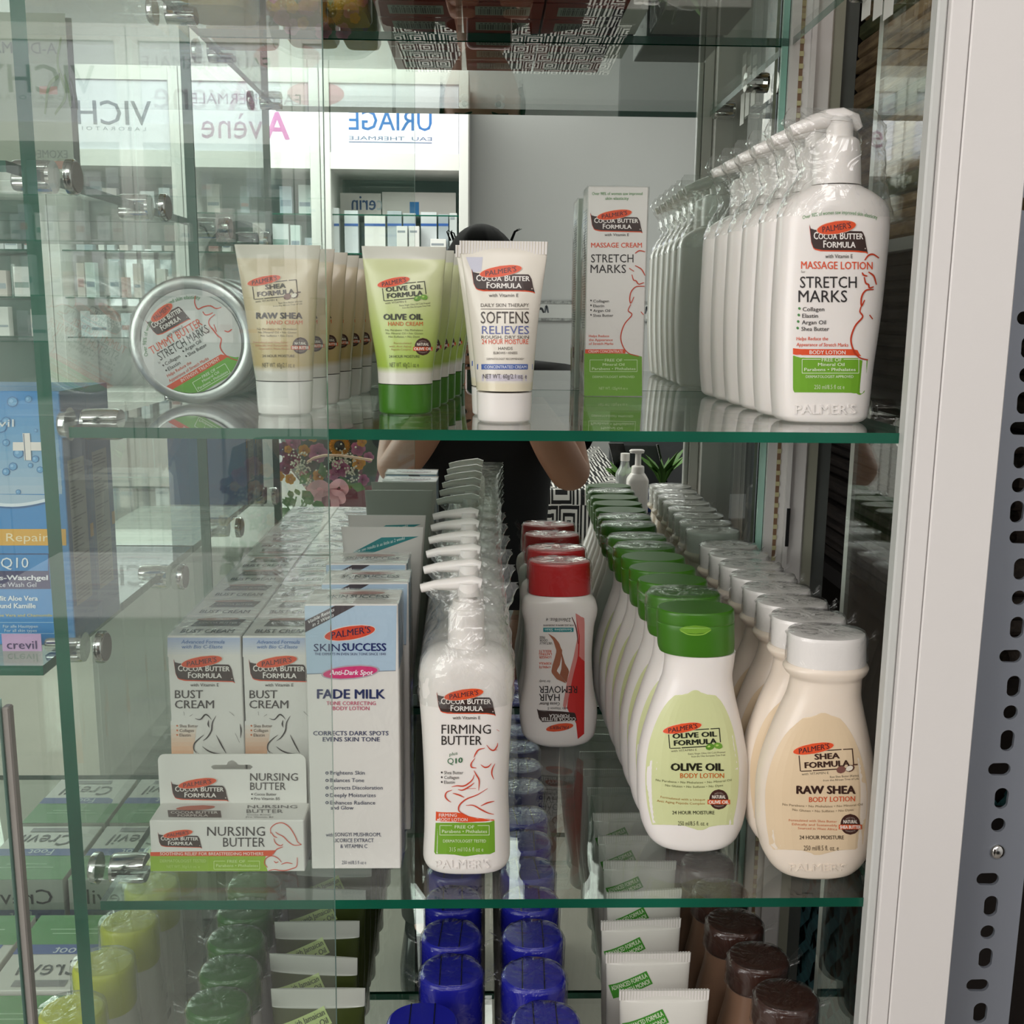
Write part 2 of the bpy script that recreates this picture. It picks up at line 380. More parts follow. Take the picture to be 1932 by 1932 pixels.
def cocoa_logo(pr, x0, x1, y0, y1, ang=0., L=1, vit=True):
    """maroon banner with the words and the orange oval over it; banner box x0..x1, y0..y1"""
    W_, H = x1-x0, y1-y0
    q = Warp(pr, x0, y0, W_, W_, ang).p; h = H/W_
    shp = lambda d: [(0-d, -.17*h), (.02, .04*h), (.1, .09*h), (.3, .12*h), (.84, .1*h), (.91, .16*h), (.95, .4*h), (.97, .75*h), (1.0+d, 1.1*h+d), (.95, 1.0*h+d), (.14, .97*h+d), (.07, .88*h), (.03, .6*h)]
    q.fill(shp(.004), ORANGE, L, 20, 6)
    q.fill([(a, b-.045*h) for a, b in shp(0)], BROWN, L+1, 20, 6)
    q.text('C', .07, .145, .45*h, .31*h, 'f2ece6', L+2, .03); q.text('OCOA', .15, .475, .45*h, .25*h, 'f2ece6', L+2, .03)
    q.text('B', .52, .585, .45*h, .31*h, 'f2ece6', L+2, .03); q.text('UTTER', .59, .92, .45*h, .25*h, 'f2ece6', L+2, .03)
    q.text('F', .235, .285, .82*h, .31*h, 'f2ece6', L+2, .03); q.text('ORMULA', .29, .79, .82*h, .25*h, 'f2ece6', L+2, .03)
    q.ell(.955, .86*h, .012, .012, 0, 'c9b9b0', L+2, 6, 3)
    e = Warp(q, .46, -.06*h, 1, 1, 9).p; e.ell(0, 0, .345, .3*h, 0, 'f0cdb8', L+2); e.ell(0, 0, .335, .275*h, 0, ORANGE, L+3)
    e.text("PALMER'S", -.25, .25, .12*h, .25*h, '4a3038', L+4, .008, .1)
    if vit: q.text('with Vitamin E', .27, .74, 1.28*h, .17*h, '4a4240', L+1, .006)
def stamp_logo(pr, x0, x1, y0, y1, words, ink, fruit, ang=3.):
    """ink-stamp frame with the words, orange oval on its corner and the little fruit"""
    W_ = x1-x0; h = (y1-y0)/W_; q = Warp(pr, x0, y0, W_, W_, ang).p
    q.line([(.0, .2*h), (.01, h)], .018, ink, 1, False, 0); q.line([(.02, h*1.0), (.22, 1.01*h)], .016, ink, 1, False, 0); q.line([(.24, 1.0*h), (1., .98*h)], .02, ink, 1, False, 0)
    q.line([(.3, .02*h), (.79, .0*h)], .018, ink, 1, False, 0); q.line([(.82, 0), (1., 0)], .018, ink, 1, False, 0); q.line([(.99, .0), (1., .8*h)], .02, ink, 1, False, 0)
    w1, w2 = words
    q.text(w1, *((.07, .94) if len(w1) > 5 else (.28, .75)), .44*h, .28*h, ink, 2, .045); q.text(w2, .09, .93, .85*h, .29*h, ink, 2, .045)
    e = Warp(q, .27, -.13*h, 1, 1, 7).p; e.ell(0, 0, .39, .28*h, 0, 'efcfb4', 2); e.ell(0, 0, .38, .26*h, 0, ORANGE, 3); e.text("PALMER'S", -.28, .3, .13*h, .26*h, '33222c', 4, .008, .12)
    q.text('with VITAMIN E', .03, .53, 1.21*h, .12*h, '6a6354', 1)
    if fruit == 'olive':
        q.ell(.79, 1.02*h, .085, .062, 15, '5d8f2a', 3, 8, 4); q.ell(.95, .98*h, .085, .062, -20, '6fa036', 3, 8, 4); q.ell(.77, .99*h, .03, .02, 15, 'b4cf6a', 4, 6, 3); q.ell(.93, .95*h, .03, .02, 0, 'b4cf6a', 4, 6, 3)
        t1, t2 = 'Extra Virgin Olive Oil Cold Pressed', 'from the Olea Europaea Tree Fruit'
    else:
        q.ell(.76, 1.02*h, .085, .068, 10, '7d5148', 3, 8, 4); q.ell(.93, .98*h, .085, .06, 25, '5b3a30', 3, 8, 4); q.ell(.915, .97*h, .07, .046, 25, 'ece2d2', 4, 8, 4); q.line([(.98, .8*h), (1.07, .8*h)], .025, '5b3a30', 3, False, 0)
        t1, t2 = 'Raw Shea Butter (Karite)', 'from the African Tree of Life'
    q.text(t1, 1.08-.72 if fruit == 'olive' else .55, 1.08, 1.42*h, .1*h, '6a6354', 1); q.text(t2, .42, 1.08, 1.58*h, .1*h, '6a6354', 1)
def badge(p, cx, cy, r, word):
    p.ell(cx, cy, r, r*1.06, 0, '43241f', 1); p.text('NATURAL', cx-r*.72, cx+r*.72, cy-r*.12, r*.34, 'efe6da', 3, .04)
    p.rect(cx-r*1.18, cy+.02*r, cx+r*1.18, cy+.5*r, 'd85a2a', 2, 2, 4); p.text(word, cx-r*1.08, cx+r*1.08, cy+.42*r, r*.32, 'f7efe6', 3, .04)
    p.text('MADE WITH', cx-r*.45, cx+r*.45, cy-r*.6, r*.17, 'b9a79c', 3, arc=r*.12); p.text('INGREDIENTS', cx-r*.5, cx+r*.5, cy+r*.78, r*.15, 'b9a79c', 3, arc=-r*.1)
# ================================================================ the setting
XD, XR = -.244, .250           # glass divider, shelf ends
ZU, ZL, ZT, ZB, TH = 0., -.28906, .2882, -.578, .006
FLOOR = -1.34
def onx(px, py, X):
    d = ray(px, py); return CAM + d*(X-CAM[0])/d[0]
def slab(x0, x1, y0, y1, z0, z1, axis):
    """glass sheet: the two broad faces clear, the four edges green"""
    m = MB(); m.box(x0, x1, y0, y1, z0, z1)
    for i, f in enumerate(m.f):
        V = np.array([m.v[k] for k in f]); m.mi[i] = 0 if np.ptp(V[:, axis]) < 1e-9 else 1
    return m
def shelf(z, x0, x1, label, y0=0., y1=YM-.002):
    o = slab(x0, x1, y0, y1, z-TH, z, 2).build('glass_shelf', ['shelf_glass', 'green_glass_edge'])
    return tag(o, label, 'shelf')
shelf(ZU, XD+.012, XR, 'green-edged glass shelf that carries the tins, hand cream tubes and stretch mark bottles')
shelf(ZL, XD+.012, XR, 'green-edged glass shelf that carries the bust cream boxes and tall lotion bottles')
shelf(ZT, XD+.012, XR, 'uppermost glass shelf, seen from beneath, under gold bottles and red boxes')
shelf(ZB, XD+.012, XR, 'lowest glass shelf, under the blue and brown capped bottles', y0=.004)
shelf(.1424, -.78, XD-.012, 'glass shelf beyond the divider with a leaflet standing on it')
shelf(-.1394, -.78, XD-.012, 'glass shelf beyond the divider that carries the blue face wash boxes')
shelf(-.50, -.78, XD-.012, 'low glass shelf beyond the divider under the green foot cream boxes', y0=.004)
struct(slab(XD-.004, XD+.004, 0, YM-.001, -.9, .62, 0).build('wall_divider', ['clear_glass', 'green_glass_edge']))
m = MB().box(-1.1, .2425, YM, YM+.004, -.9, .62); m.mi[m.f.index(min(m.f, key=lambda f: sum(m.v[k][1] for k in f)))] = 1
struct(m.build('wall_back', ['grey_paint', 'mirror_silver']))
struct(MB().box(.2425, .2475, YM-.002, YM+.004, -.9, .62).build('trim_1', 'pale_glass_edge'))
struct(MB().box(-.86, -.84, -.0, YM, -.9, .62).build('light_block_left', 'grey_paint'))  # unseen end panel, added to keep world light out of the cabinet
struct(MB().box(-.84, .24, .01, YM, -.915, -.9).build('floor_cabinet', 'grey_paint'))
struct(MB().box(-1.1, .33, -.02, YM+.01, .62, .64).build('light_block_top', 'white_paint'))  # roof slab out of view, added to block light from above
# right-hand side pane, back post with its light strip, front post
struct(slab(.2735, .2765, .006, .184, -.9, .62, 0).build('window_1', ['clear_glass', 'white_glass_edge']))
led = thing('light_strip', 'white light strip with a row of tiny lamps in the back corner post', 'light strip', (.2565, YM-.006, 0))
MB().box(-.0085, .008, 0, .004, -.85, .62).build('channel', 'white_paint', led)
plas('strip_lamp', 'cfc79a', .25); plas('strip_track', '8a6a52', .4)
MB().box(-.0005, .0025, -.0006, 0, -.85, .6).build('circuit_tape', 'strip_track', led)
m = MB()
for k in range(150): m.box(-.0007, .0027, -.0014, -.0006, -.84+k*.0096, -.8362+k*.0096)
tag(m.build('lamp_bead', 'strip_lamp', led), None, None, kind='stuff')
post = thing('back_post', 'pale grey aluminium upright with a black slot in the back corner of the cabinet', 'post', (.284, YM, 0))
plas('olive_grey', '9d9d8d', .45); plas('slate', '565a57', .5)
MB().box(-.0195, -.0155, -.010, .006, -.9, .62).build('flange', 'white_paint', post)
MB().box(-.0155, .0, -.004, .02, -.9, .62, .0015).build('upright_face', 'white_paint', post)
MB().box(.0005, .0095, -.001, .02, -.9, .62).build('seal_strip', 'olive_grey', post)
MB().box(.0095, .0225, .004, .02, -.9, .62).build('dark_strip', 'slate', post)  # dark grey strip next to the olive seal strip
for z in (.105, -.135, .37, -.4): MB().box(-.0178, -.0150, -.0115, -.0098, z, z+.034).build('slot', 'black', post)
X0p = [at(x, 1650, -.012)[0] for x in (1647.7, 1664, 1699.7, 1810.5)]
fp = thing('front_post', 'broad white aluminium front upright of the cabinet beside the grey slotted angle', 'post', (X0p[0], -.012, 0))
MB().box(0, X0p[1]-X0p[0], .004, .014, -.95, .68, .001).build('seal_strip', 'grey_paint', fp)
MB().box(X0p[1]-X0p[0]+.0004, X0p[2]-X0p[0]-.0002, .0005, .016, -.95, .68, .0007).build('inner_face', 'white_paint', fp)
MB().box(X0p[2]-X0p[0]+.0002, X0p[3]-X0p[0], 0, .03, -.95, .68, .0007).build('outer_face', 'white_paint', fp)
# grey slotted steel angle behind the post
YA = .03
def plate(name, outer, holes, thick, mat, parent, loc):
    cu = bpy.data.curves.new('outline', 'CURVE'); cu.dimensions = '2D'; cu.fill_mode = 'BOTH'; cu.extrude = thick/2
    for loop in [outer]+holes:
        sp = cu.splines.new('POLY'); sp.points.add(len(loop)-1); sp.use_cyclic_u = True
        for p, q in zip(sp.points, loop): p.co = (q[0], q[1], 0, 1)
    ob = bpy.data.objects.new('outline', cu); me = ob.to_mesh(); k = MB()
    k.add([(q.co[0], q.co[2], q.co[1]) for q in me.vertices], [list(p.vertices)[::-1] for p in me.polygons]); ob.to_mesh_clear()
    bpy.data.objects.remove(ob); return k.build(name, mat, parent, loc=loc)
xa0, xa1 = at(1790, 1800, YA)[0], at(1915, 1800, YA)[0]
sa = thing('slotted_angle', 'grey steel slotted angle upright with round and long holes behind the white post', 'angle', (xa0, YA, 0))
def slot(px, py, w_, h):
    c = at(px, py, YA); sx = 1/np.linalg.norm(at(px+1, py, YA)-c); a, b = w_/2/sx, h/2/sx*1.04; x, z = c[0]-xa0, c[2]; P = []
    r = min(a, b)
    for t in np.linspace(0, 2*math.pi, 20, False):
        P.append((x+(a-r)*np.sign(math.cos(t)+1e-9)+r*math.cos(t), z+(b-r)*np.sign(math.sin(t)+1e-9)+r*math.sin(t)))
    return P
H_, V_, O_ = (42, 24), (26, 40), (27, 27)
hl = [slot(x, y, *s_) for x, y, s_ in ((1942, 385, H_), (1950, 440, V_), (1948, 490, O_), (1944, 545, V_), (1938, 600, H_), (1938, 655, V_), (1935, 707, O_), (1930, 760, V_), (1925, 808, H_), (1924, 863, V_), (1921, 915, O_), (1917, 965, V_), (1924, 1013, H_), (1924, 1073, V_), (1921, 1127, O_), (1917, 1183, V_), (1905, 1237, H_), (1911, 1294, V_), (1905, 1343, O_), (1899, 1396, V_), (1884, 1450, H_), (1888, 1505, V_), (1882, 1555, O_), (1862, 1657, H_), (1868, 1708, V_), (1862, 1757, O_), (1858, 1806, V_), (1843, 1857, H_), (1848, 1909, V_))]
plate('flange', [(0, -.9), (xa1-xa0, -.9), (xa1-xa0, .66), (0, .66)], hl, .0022, 'grey_steel', sa, None)
MB().box(-.0022, 0, -.001, .045, -.9, .66).build('side_flange', 'grey_steel', sa)
b = at(1880, 1605, YA); bo = thing('bolt', 'domed chrome bolt head in the grey slotted angle', 'bolt', (b[0], YA-.0012, b[2]))
MB().ball((0, 0, 0), .0052, 14, 8, sc=(1, .55, 1)).build('bolt_head', 'chrome', bo)
# dark goods outside the right-hand pane
struct(MB().box(.25, 1.6, .50, .52, FLOOR, 1.6).build('light_shield_back', plas('shade_brown', '241c17', .9) and 'shade_brown'))  # dark backing panel, added to shield the goods from world light
struct(MB().box(1.05, 1.07, -.35, .5, FLOOR, 1.6).build('light_shield_right', 'shade_brown'))  # dark side panel, added with the backing to shut out world light
struct(MB().box(.31, 1.05, -.0, .5, .60, .62).build('ceiling_annex', 'shade_brown'))
def mat_goods(name, c1, c2):
    m, n, l = newmat(name); b = n['Principled BSDF']; tc = n.new('ShaderNodeTexCoord'); mp = n.new('ShaderNodeMapping'); mp.inputs['Scale'].default_value = (60, 9, 60)
    t = n.new('ShaderNodeTexNoise'); t.inputs['Scale'].default_value = 3; t.inputs['Detail'].default_value = 6
    l.new(tc.outputs['Object'], mp.inputs[0]); l.new(mp.outputs[0], t.inputs['Vector'])
    r = n.new('ShaderNodeValToRGB'); r.color_ramp.elements[0].color = (*lin(c1), 1); r.color_ramp.elements[1].color = (*lin(c2), 1); r.color_ramp.elements[0].position = .35; r.color_ramp.elements[1].position = .65
    l.new(t.outputs['Fac'], r.inputs[0]); l.new(r.outputs[0], b.inputs['Base Color']); b.inputs['Roughness'].default_value = .8
    k = n.new('ShaderNodeBump'); k.inputs['Strength'].default_value = .6; k.inputs['Distance'].default_value = .003; l.new(t.outputs['Fac'], k.inputs['Height']); l.new(k.outputs[0], b.inputs['Normal'])
mat_goods('straw', '7a6042', 'b0946a'); mat_goods('straw_green', '3f4a2a', '6c6a40'); mat_goods('dark_straw', '2b231d', '453a30'); mat_goods('teal_weave', '123a3c', '24585a')
struct(MB().box(.334, 1.0, .05, .46, .118, .128).build('trim_2', 'grey_paint'))
z = .128; names = ['straw', 'straw', 'straw', 'straw_green', 'straw']
gA, gB = 'straw mats stacked on the upper board outside the side pane', 'dark woven mats stacked below the board outside the side pane'
k = 0
while z < .50:
    h = random.uniform(.011, .019); x = .338+random.uniform(0, .012)
    o = MB().box(x, x+.32, .055+random.uniform(0, .02), .44, z, z+h, .0035).build('straw_mat', names[k % 5])
    tag(o, f'straw mat, number {k+1} up from the board in the tall stack outside the side pane', 'mat', gA); z += h+.0006; k += 1
z = -.17; k = 0
while z < .112:
    h = random.uniform(.009, .014); x = .336+random.uniform(0, .01)
    o = MB().box(x, x+.33, .055+random.uniform(0, .015), .45, z, min(z+h, .117), .003).build('woven_mat', 'dark_straw')
    tag(o, f'dark brown woven mat, number {k+1} up from the bottom of its stack', 'mat', gB); z += h+.0006; k += 1
struct(MB().box(.334, 1.0, .05, .46, -.186, -.171).build('trim_3', 'shade_brown'))
# teal basket with a pointed plaited rim
bk = thing('woven_basket', 'dark teal plaited basket with a zigzag rim outside the side pane', 'basket', (.56, .27, FLOOR+.62))
m = MB(); zt = -.445-(FLOOR+.62); n = 26; V = []; Fc = []
P4 = [(-.21, -.2), (.2, -.2), (.2, .2), (-.21, .2)]
def along(t):
    t = t % 4; i = int(t); f = t-i; a, b_ = P4[i], P4[(i+1) % 4]; return a[0]+(b_[0]-a[0])*f, a[1]+(b_[1]-a[1])*f
for d_, off in ((1, 0.), (-1, .0035)):
    for s_ in range(56):
        t0 = s_*4/56; pts = []
        for j in range(9):
            t = t0+d_*j*4/56*.75; z_ = zt-j*.03; x, y = along(t); nx = off+(.002 if (j+s_) % 2 else -.002)
            pts.append((x*(1+nx*5), y*(1+nx*5), z_))
        wdt = .55*4/56
        V2 = []
        for j, p in enumerate(pts):
            t = t0+d_*j*4/56*.75; x1, y1 = along(t+wdt)
            V2 += [p, (x1*(p[0]/(along(t)[0]+1e-9)) if abs(along(t)[0]) > .02 else x1, y1*(p[1]/(along(t)[1]+1e-9)) if abs(along(t)[1]) > .02 else y1, p[2])]
        tx, ty = along(t0+wdt/2); V2.append((tx, ty, zt+.018))
        m.add(V2, [(2*j, 2*j+1, 2*j+3, 2*j+2) for j in range(8)]+[(0, len(V2)-1, 1)])
tag(m.build('plaited_strip', 'teal_weave', bk), None, None, kind='stuff')
MB().box(-.205, .195, -.195, .195, zt-.3, zt-.01).build('lining', 'shade_brown', bk)
# sliding door pane in front: its free edge leans a hair
YP = -.035
e0, e1 = at(606, 0, YP), at(634, 1932, YP)
def pane(name, xt, xb, zt_, zb, xl, y, thick, label, mats):
    m = MB(); V = []
    for yy in (y, y+thick): V += [(xl, yy, zb), (xb, yy, zb), (xt, yy, zt_), (xl, yy, zt_)]
    m.add(V, [(0, 1, 2, 3), (7, 6, 5, 4)], mi=0); m.add(V, [(0, 4, 5, 1), (1, 5, 6, 2), (2, 6, 7, 3), (3, 7, 4, 0)], mi=1)
    return tag(m.build(name, mats), label, 'glass door')
sl = (e1[0]-e0[0])/(e1[2]-e0[2])
pane('sliding_glass_door', e0[0]+sl*(.62-e0[2]), e1[0]+sl*(-.9-e1[2]), .62, -.9, -.80, YP, .0045, 'clear sliding glass door whose pale edge runs down past the light blue milk box', ['door_glass', 'pale_glass_edge'])
e2 = at(45, 1932, -.062)
ztp = at(15, 1335, -.06)[2]
pane('sliding_glass_door', e2[0], e2[0], ztp+.004, -.9, -.9, -.062, .005, 'low glass pane whose pale edge stands before the green foot cream boxes', ['clear_glass', 'pale_glass_edge'])
hd = thing('pull_handle', 'slim grey pull strip along the edge of the low glass pane', 'handle', (e2[0]+.0006, -.06, ztp))
MB().box(0, .0042, 0, .006, -.55, 0, .0008).build('grip', plas('warm_grey', '8f8b85', .45) and 'warm_grey', hd)
# chrome shelf brackets
def bracket(xp, y, z, side, label, head=True):
    """clamp on the side the shelf lies, disc head on the other side of the upright sheet at xp"""
    t = thing('shelf_bracket', label, 'bracket', (xp, y, z), 'chrome brackets that hold the glass shelves'); s_ = side
    N = 16; R = .0088
    for up in (1, -1):                                   # upper and lower jaw: half cylinders with the shelf between them
        rings = []
        for x in (.0045, .0065, .024, .026):
            rr = R*(1 if x in (.0065, .024) else .9)
            rings.append([(s_*x, rr*math.cos(a), up*(.0002 if up > 0 else TH+.0002)+up*rr*.72*math.sin(a)) for a in np.linspace(0, math.pi, 9)])
        MB().loft(rings, True, True).build('jaw', 'chrome', t)
    MB().loft([[(s_*x, R*1.05*math.cos(a), -TH/2+R*1.05*math.sin(a)) for a in np.linspace(0, 2*math.pi, N, False)] for x in (.0042, .0064)]).build('collar', 'chrome', t)
    if head:
        MB().loft([[(-s_*x, r*math.cos(a), -TH/2+r*math.sin(a)) for a in np.linspace(0, 2*math.pi, N, False)] for x, r in ((.0042, .0102), (.0078, .0102), (.0088, .0094))]).build('disc_head', 'chrome', t)
        MB().loft([[(-s_*x, r*math.cos(a), -TH/2+r*math.sin(a)) for a in np.linspace(0, 2*math.pi, N, False)] for x, r in ((.0088, .0088), (.0094, .0086))]).build('disc_face', 'warm_grey', t)
    return t
for z, nm in ((ZU, 'tin shelf'), (ZL, 'bust cream shelf'), (ZT, 'uppermost shelf')):
    for y, w_ in ((.045, 'near the front'), (.262, 'near the mirror')):
        if z != ZB: bracket(XD, y, z, 1, f'chrome bracket on the glass divider under the {nm}, {w_}')
        bracket(.275, y if y > .1 else .03, z, -1, f'chrome bracket on the side pane under the {nm}, {w_}')if y < .15 else bracket(.275, .172, z, -1, f'chrome bracket on the side pane under the {nm}, {w_}')
for z, nm in ((.1424, 'leaflet shelf'), (-.1394, 'blue box shelf')):
    for y, w_ in ((.045, 'near the front'), (.225, 'near the mirror')):
        bracket(XD, y, z, -1, f'chrome bracket through the divider for the {nm}, {w_}')
# ================================================================ products: builders
def inkplas(name, rough, sss=0., spec=.5):
    m, n, l = newmat(name); b = n['Principled BSDF']; a = n.new('ShaderNodeAttribute'); a.attribute_name = 'Col'
    l.new(a.outputs['Color'], b.inputs['Base Color']); b.inputs['Roughness'].default_value = rough; b.inputs['Specular IOR Level'].default_value = spec
inkplas('coloured_plastic', .24); inkplas('coloured_card', .4)
plas('green_cap', '3d7219', .3); plas('dark_green_cap', '2f6428', .28); plas('red_cap', 'c3272b', .3); plas('blue_cap', '1c1f9a', .25); plas('brown_cap', '3a221a', .25)
plas('yellow_cap', 'cfd23a', .3); plas('amber', 'b98a1e', .15); plas('frosted_cap', 'efebe7', .22); plas('tin_metal', 'c6c8c6', .3, .75); plas('tin_side', 'a9aba6', .28, .8)
plas('brown_lotion', '8a6a55', .3); plas('milky_plastic', 'd5d0cb', .3)
NR = np.random.RandomState(5)
def jitter(rings, amt, axisamt=0.):
    out = []
    n = len(rings[0]); ph = NR.rand(4)*6.28; prev = np.zeros(n)
    for r in rings:
        k = NR.randn(n)*amt; k = (k+np.roll(k, 1)+prev*.7)/1.9; prev = k
        P = np.array(r); c = P.mean(0); d = P-c; L = np.linalg.norm(d, axis=1)[:, None]+1e-9
        out.append(P+d/L*k[:, None]+[0, 0, 1]*(NR.randn(n)*axisamt)[:, None])
    return out
def ears(m, pts, size, th=.0008):
    """torn, crumpled corners of the film: small crimped fans"""
    for (x, y, z), s_ in pts:
        V = [(x-s_*size*.35, y, z-size*.8)]
        for k in range(7):
            t = k/6; V.append((x+s_*size*(.15+.9*math.sin(2.4*t)), y+(.003 if k % 2 else -.003), z-size*.9+size*1.7*t))
        m.add(V, [(0, k, k+1) for k in range(1, 7)], True)
def film_cap(shape, z0, z1, parent, ex=.0009, name='wrapper', ear=(1, -1), earsize=.009):
    R = jitter(shape.rings(ex, z0, z1), .0004)
    top = np.array(R[-1]); top[:, 2] += .0009; c = top.mean(0)
    R += list([c+(top-c)*.97+[0, 0, .0004]]) ; R += jitter([c+(top-c)*.6], .0006, .0004)+jitter([c+(top-c)*.2], .0006, .0004)
    m = MB().loft([list(map(tuple, r)) for r in R], False, True)
    a = shape.a[-1]
    ears(m, [((shape.x[-1]+s_*(a+.001), random.uniform(-.004, .004), z1-.001), s_) for s_ in ear], earsize)
    return m.build(name, 'crumpled_cellophane', parent)
def film_bag(prof, Yc, X0, Z0, parent, amt=.0007, N=40):
    sh = pxshape(prof, Yc, X0, Z0, 5, N, False)
    m = MB().loft([list(map(tuple, r)) for r in jitter(sh.rings(.0), amt)], False, False)
    return m.build('wrapper', 'bag_film', parent)
def colour_body(shape, fn, name, parent, mat='coloured_plastic', grow=0.):
    R = shape.rings(grow); m = MB(); n = len(R[0])
    V = [p for r in R for p in r]; Fc = []
    for k in range(len(R)-1):
        for i in range(n): j = (i+1) % n; Fc.append((k*n+i, k*n+j, (k+1)*n+j, (k+1)*n+i))
    m.add(V, Fc, True); m.c = [(*lin(fn(p[2])), 1) for p in V]
    m.add(R[0], [list(range(n))[::-1]], False, col=fn(R[0][0][2])); m.add(R[-1], [list(range(n))], False, col=fn(R[-1][0][2]))
    return m.build(name, mat, parent, True)
def mixc(a, b, t):
    t = max(0, min(1, t)); A = [int(a[i:i+2], 16)/255 for i in (0, 2, 4)]; B = [int(b[i:i+2], 16)/255 for i in (0, 2, 4)]
    return tuple(p+(q-p)*t for p, q in zip(A, B))
def bands(zs):
    """colour by height: list of (z, colour below z), last colour above"""
    def fn(z):
        for zz, c in zs:
            if z <= zz+1e-6: return c if not callable(c) else c(z)
        return zs[-1][1]
    return fn
# ================================================================ upper shelf
# --- stretch mark lotion bottles
Yc = .067; X0 = at(1560, 790, Yc)[0]
st = thing('lotion_bottle', None, 'bottle', (X0, Yc, 0), 'white pump bottles of stretch mark lotion on the tin shelf')
org = (X0, Yc, 0)
S = pxshape([(799, 1482, 1612, .0148, 3.2), (795, 1468, 1622, .0168, 3.2), (785, 1460, 1631, .0175, 3.2), (700, 1456, 1641, .0175, 3.2), (560, 1459, 1661, .0175, 3), (430, 1467, 1674, .0175, 2.8), (400, 1471, 1674, .017, 2.6), (382, 1482, 1667, .016, 2.5), (366, 1502, 1649, .0145, 2.3), (352, 1529, 1623, .0135, 2)], Yc, X0, 0)
S.mb().build('bottle_body', 'white_plastic', st)
K = pxshape([(350, 1533, 1622, .0148, 2), (346, 1533, 1622, .0148, 2), (290, 1537, 1621, .0142, 2), (268, 1541, 1619, .0135, 2), (262, 1548, 1613, .0115, 2)], Yc, X0, 0, zbot=False)
K.mb().build('pump_collar', 'white_plastic', st)
px = lambda *P: [tuple(at(x, y, Yc)-np.array(org)) for x, y in P]
m = MB().tube(px((1584, 266), (1584, 228)), .0079, 20); m.tube(px((1622, 243), (1612, 229), (1588, 222), (1560, 224), (1530, 233), (1492, 248)), [.0022, .0047, .0058, .0054, .0046, .0034], 14)
m.tube(px((1582, 232), (1584, 219)), [.0085, .0066], 16); m.build('pump_head', 'white_plastic', st)
pr = Print(f_front(Yc, org, S, Yc))
pr.text('Over 98% of women saw improved skin elasticity', 1514, 1655, 404, 7, '5f9a5a', 1, .004, 0, 0, 10)
cocoa_logo(pr, 1527, 1637, 432, 475)
pr.text('MASSAGE LOTION', 1511, 1646, 507, 14, ORANGE, 2, .012, slope=.01); pr.text('for', 1511, 1519, 515, 5, '8a8480')
pr.text('STRETCH', 1509, 1616, 543, 21, '2a2626', 2, .004); pr.text('MARKS', 1506, 1598, 570, 22, '2a2626', 2, .004)
for i, (t, x1) in enumerate((('Collagen', 1555), ('Elastin', 1543), ('Argan Oil', 1558), ('Shea Butter', 1564))):
    pr.ell(1508-i*1.1, 582+i*12.3, 2.4, 2.8, 30, '4c8a4a', 1, 5, 3); pr.text(t, 1514-i*.8, x1, 587+i*12.4, 7.5, '4a4545', 2, .012)
pr.text('Helps Reduce the', 1502, 1562, 642, 6.5, ORANGE, 2, .006, .15); pr.text('Appearance of Stretch Marks', 1502, 1600, 653, 6.5, ORANGE, 2, .006, .15, .01)
pr.fill([(1496, 657), (1617, 659), (1621, 667), (1625, 672), (1496, 670)], ORANGE, 0, 8, 8); pr.text('BODY LOTION', 1527, 1595, 668, 7, 'fbeae2', 2, .02, slope=.008)
pr.fill([(1496, 671), (1622, 671.5), (1630, 677), (1637, 679), (1632, 735), (1630, 742), (1623, 745), (1505, 743), (1499, 741), (1496, 735)], '72a82a', 0, 16, 10)
pr.frame(1513, 678, 1620, 704, 1.1, 'e4f0cf', 2, (1548, 1591)); pr.text('FREE OF', 1550, 1588, 682, 6.5, 'e4f0cf', 2, .012); pr.text('Mineral Oil', 1543, 1593, 690.5, 6, 'e4f0cf', 2, .014); pr.text('Parabens • Phthalates', 1517, 1614, 700, 6, 'e4f0cf', 2, .014)
pr.text('DERMATOLOGIST APPROVED', 1520, 1610, 713, 5, 'e4f0cf', 2, .008); pr.text('250 ml/8.5 fl oz e', 1536, 1593, 734, 8, 'd6e6ba', 2)
for P in ([(1631, 491), (1638, 482), (1647, 480), (1658, 487)], [(1626, 514), (1629, 519), (1636, 521)], [(1630, 523), (1633, 534), (1638, 537), (1640, 543), (1648, 541)], [(1638, 513), (1648, 521), (1653, 537)],
          [(1648, 546), (1633, 548), (1625, 561), (1625, 577), (1631, 566)], [(1625, 576), (1622, 588), (1627, 598), (1613, 615), (1605, 640), (1611, 663), (1622, 675), (1637, 679)], [(1640, 594), (1646, 602)]):
    pr.line(P, 3.2, 'c23f22', 3)
pr.text("PALMER'S", 1500, 1615, 781, 17, 'f1ebe6', -2, .015, ext=.0005)
pr.build('front_print', st)
film_bag([(412, 1466, 1680, .019, 2.6), (375, 1480, 1676, .0185, 2.4), (330, 1505, 1668, .0175, 2.2), (280, 1498, 1668, .016, 2.2), (240, 1478, 1672, .011, 2), (214, 1483, 1660, .004, 2), (204, 1490, 1650, .0012, 2)], Yc, X0, 0, st)
row(st, [(-.001*k, .040*k, 0) for k in range(1, 6)], 'white stretch mark pump bottle', 'of its row')
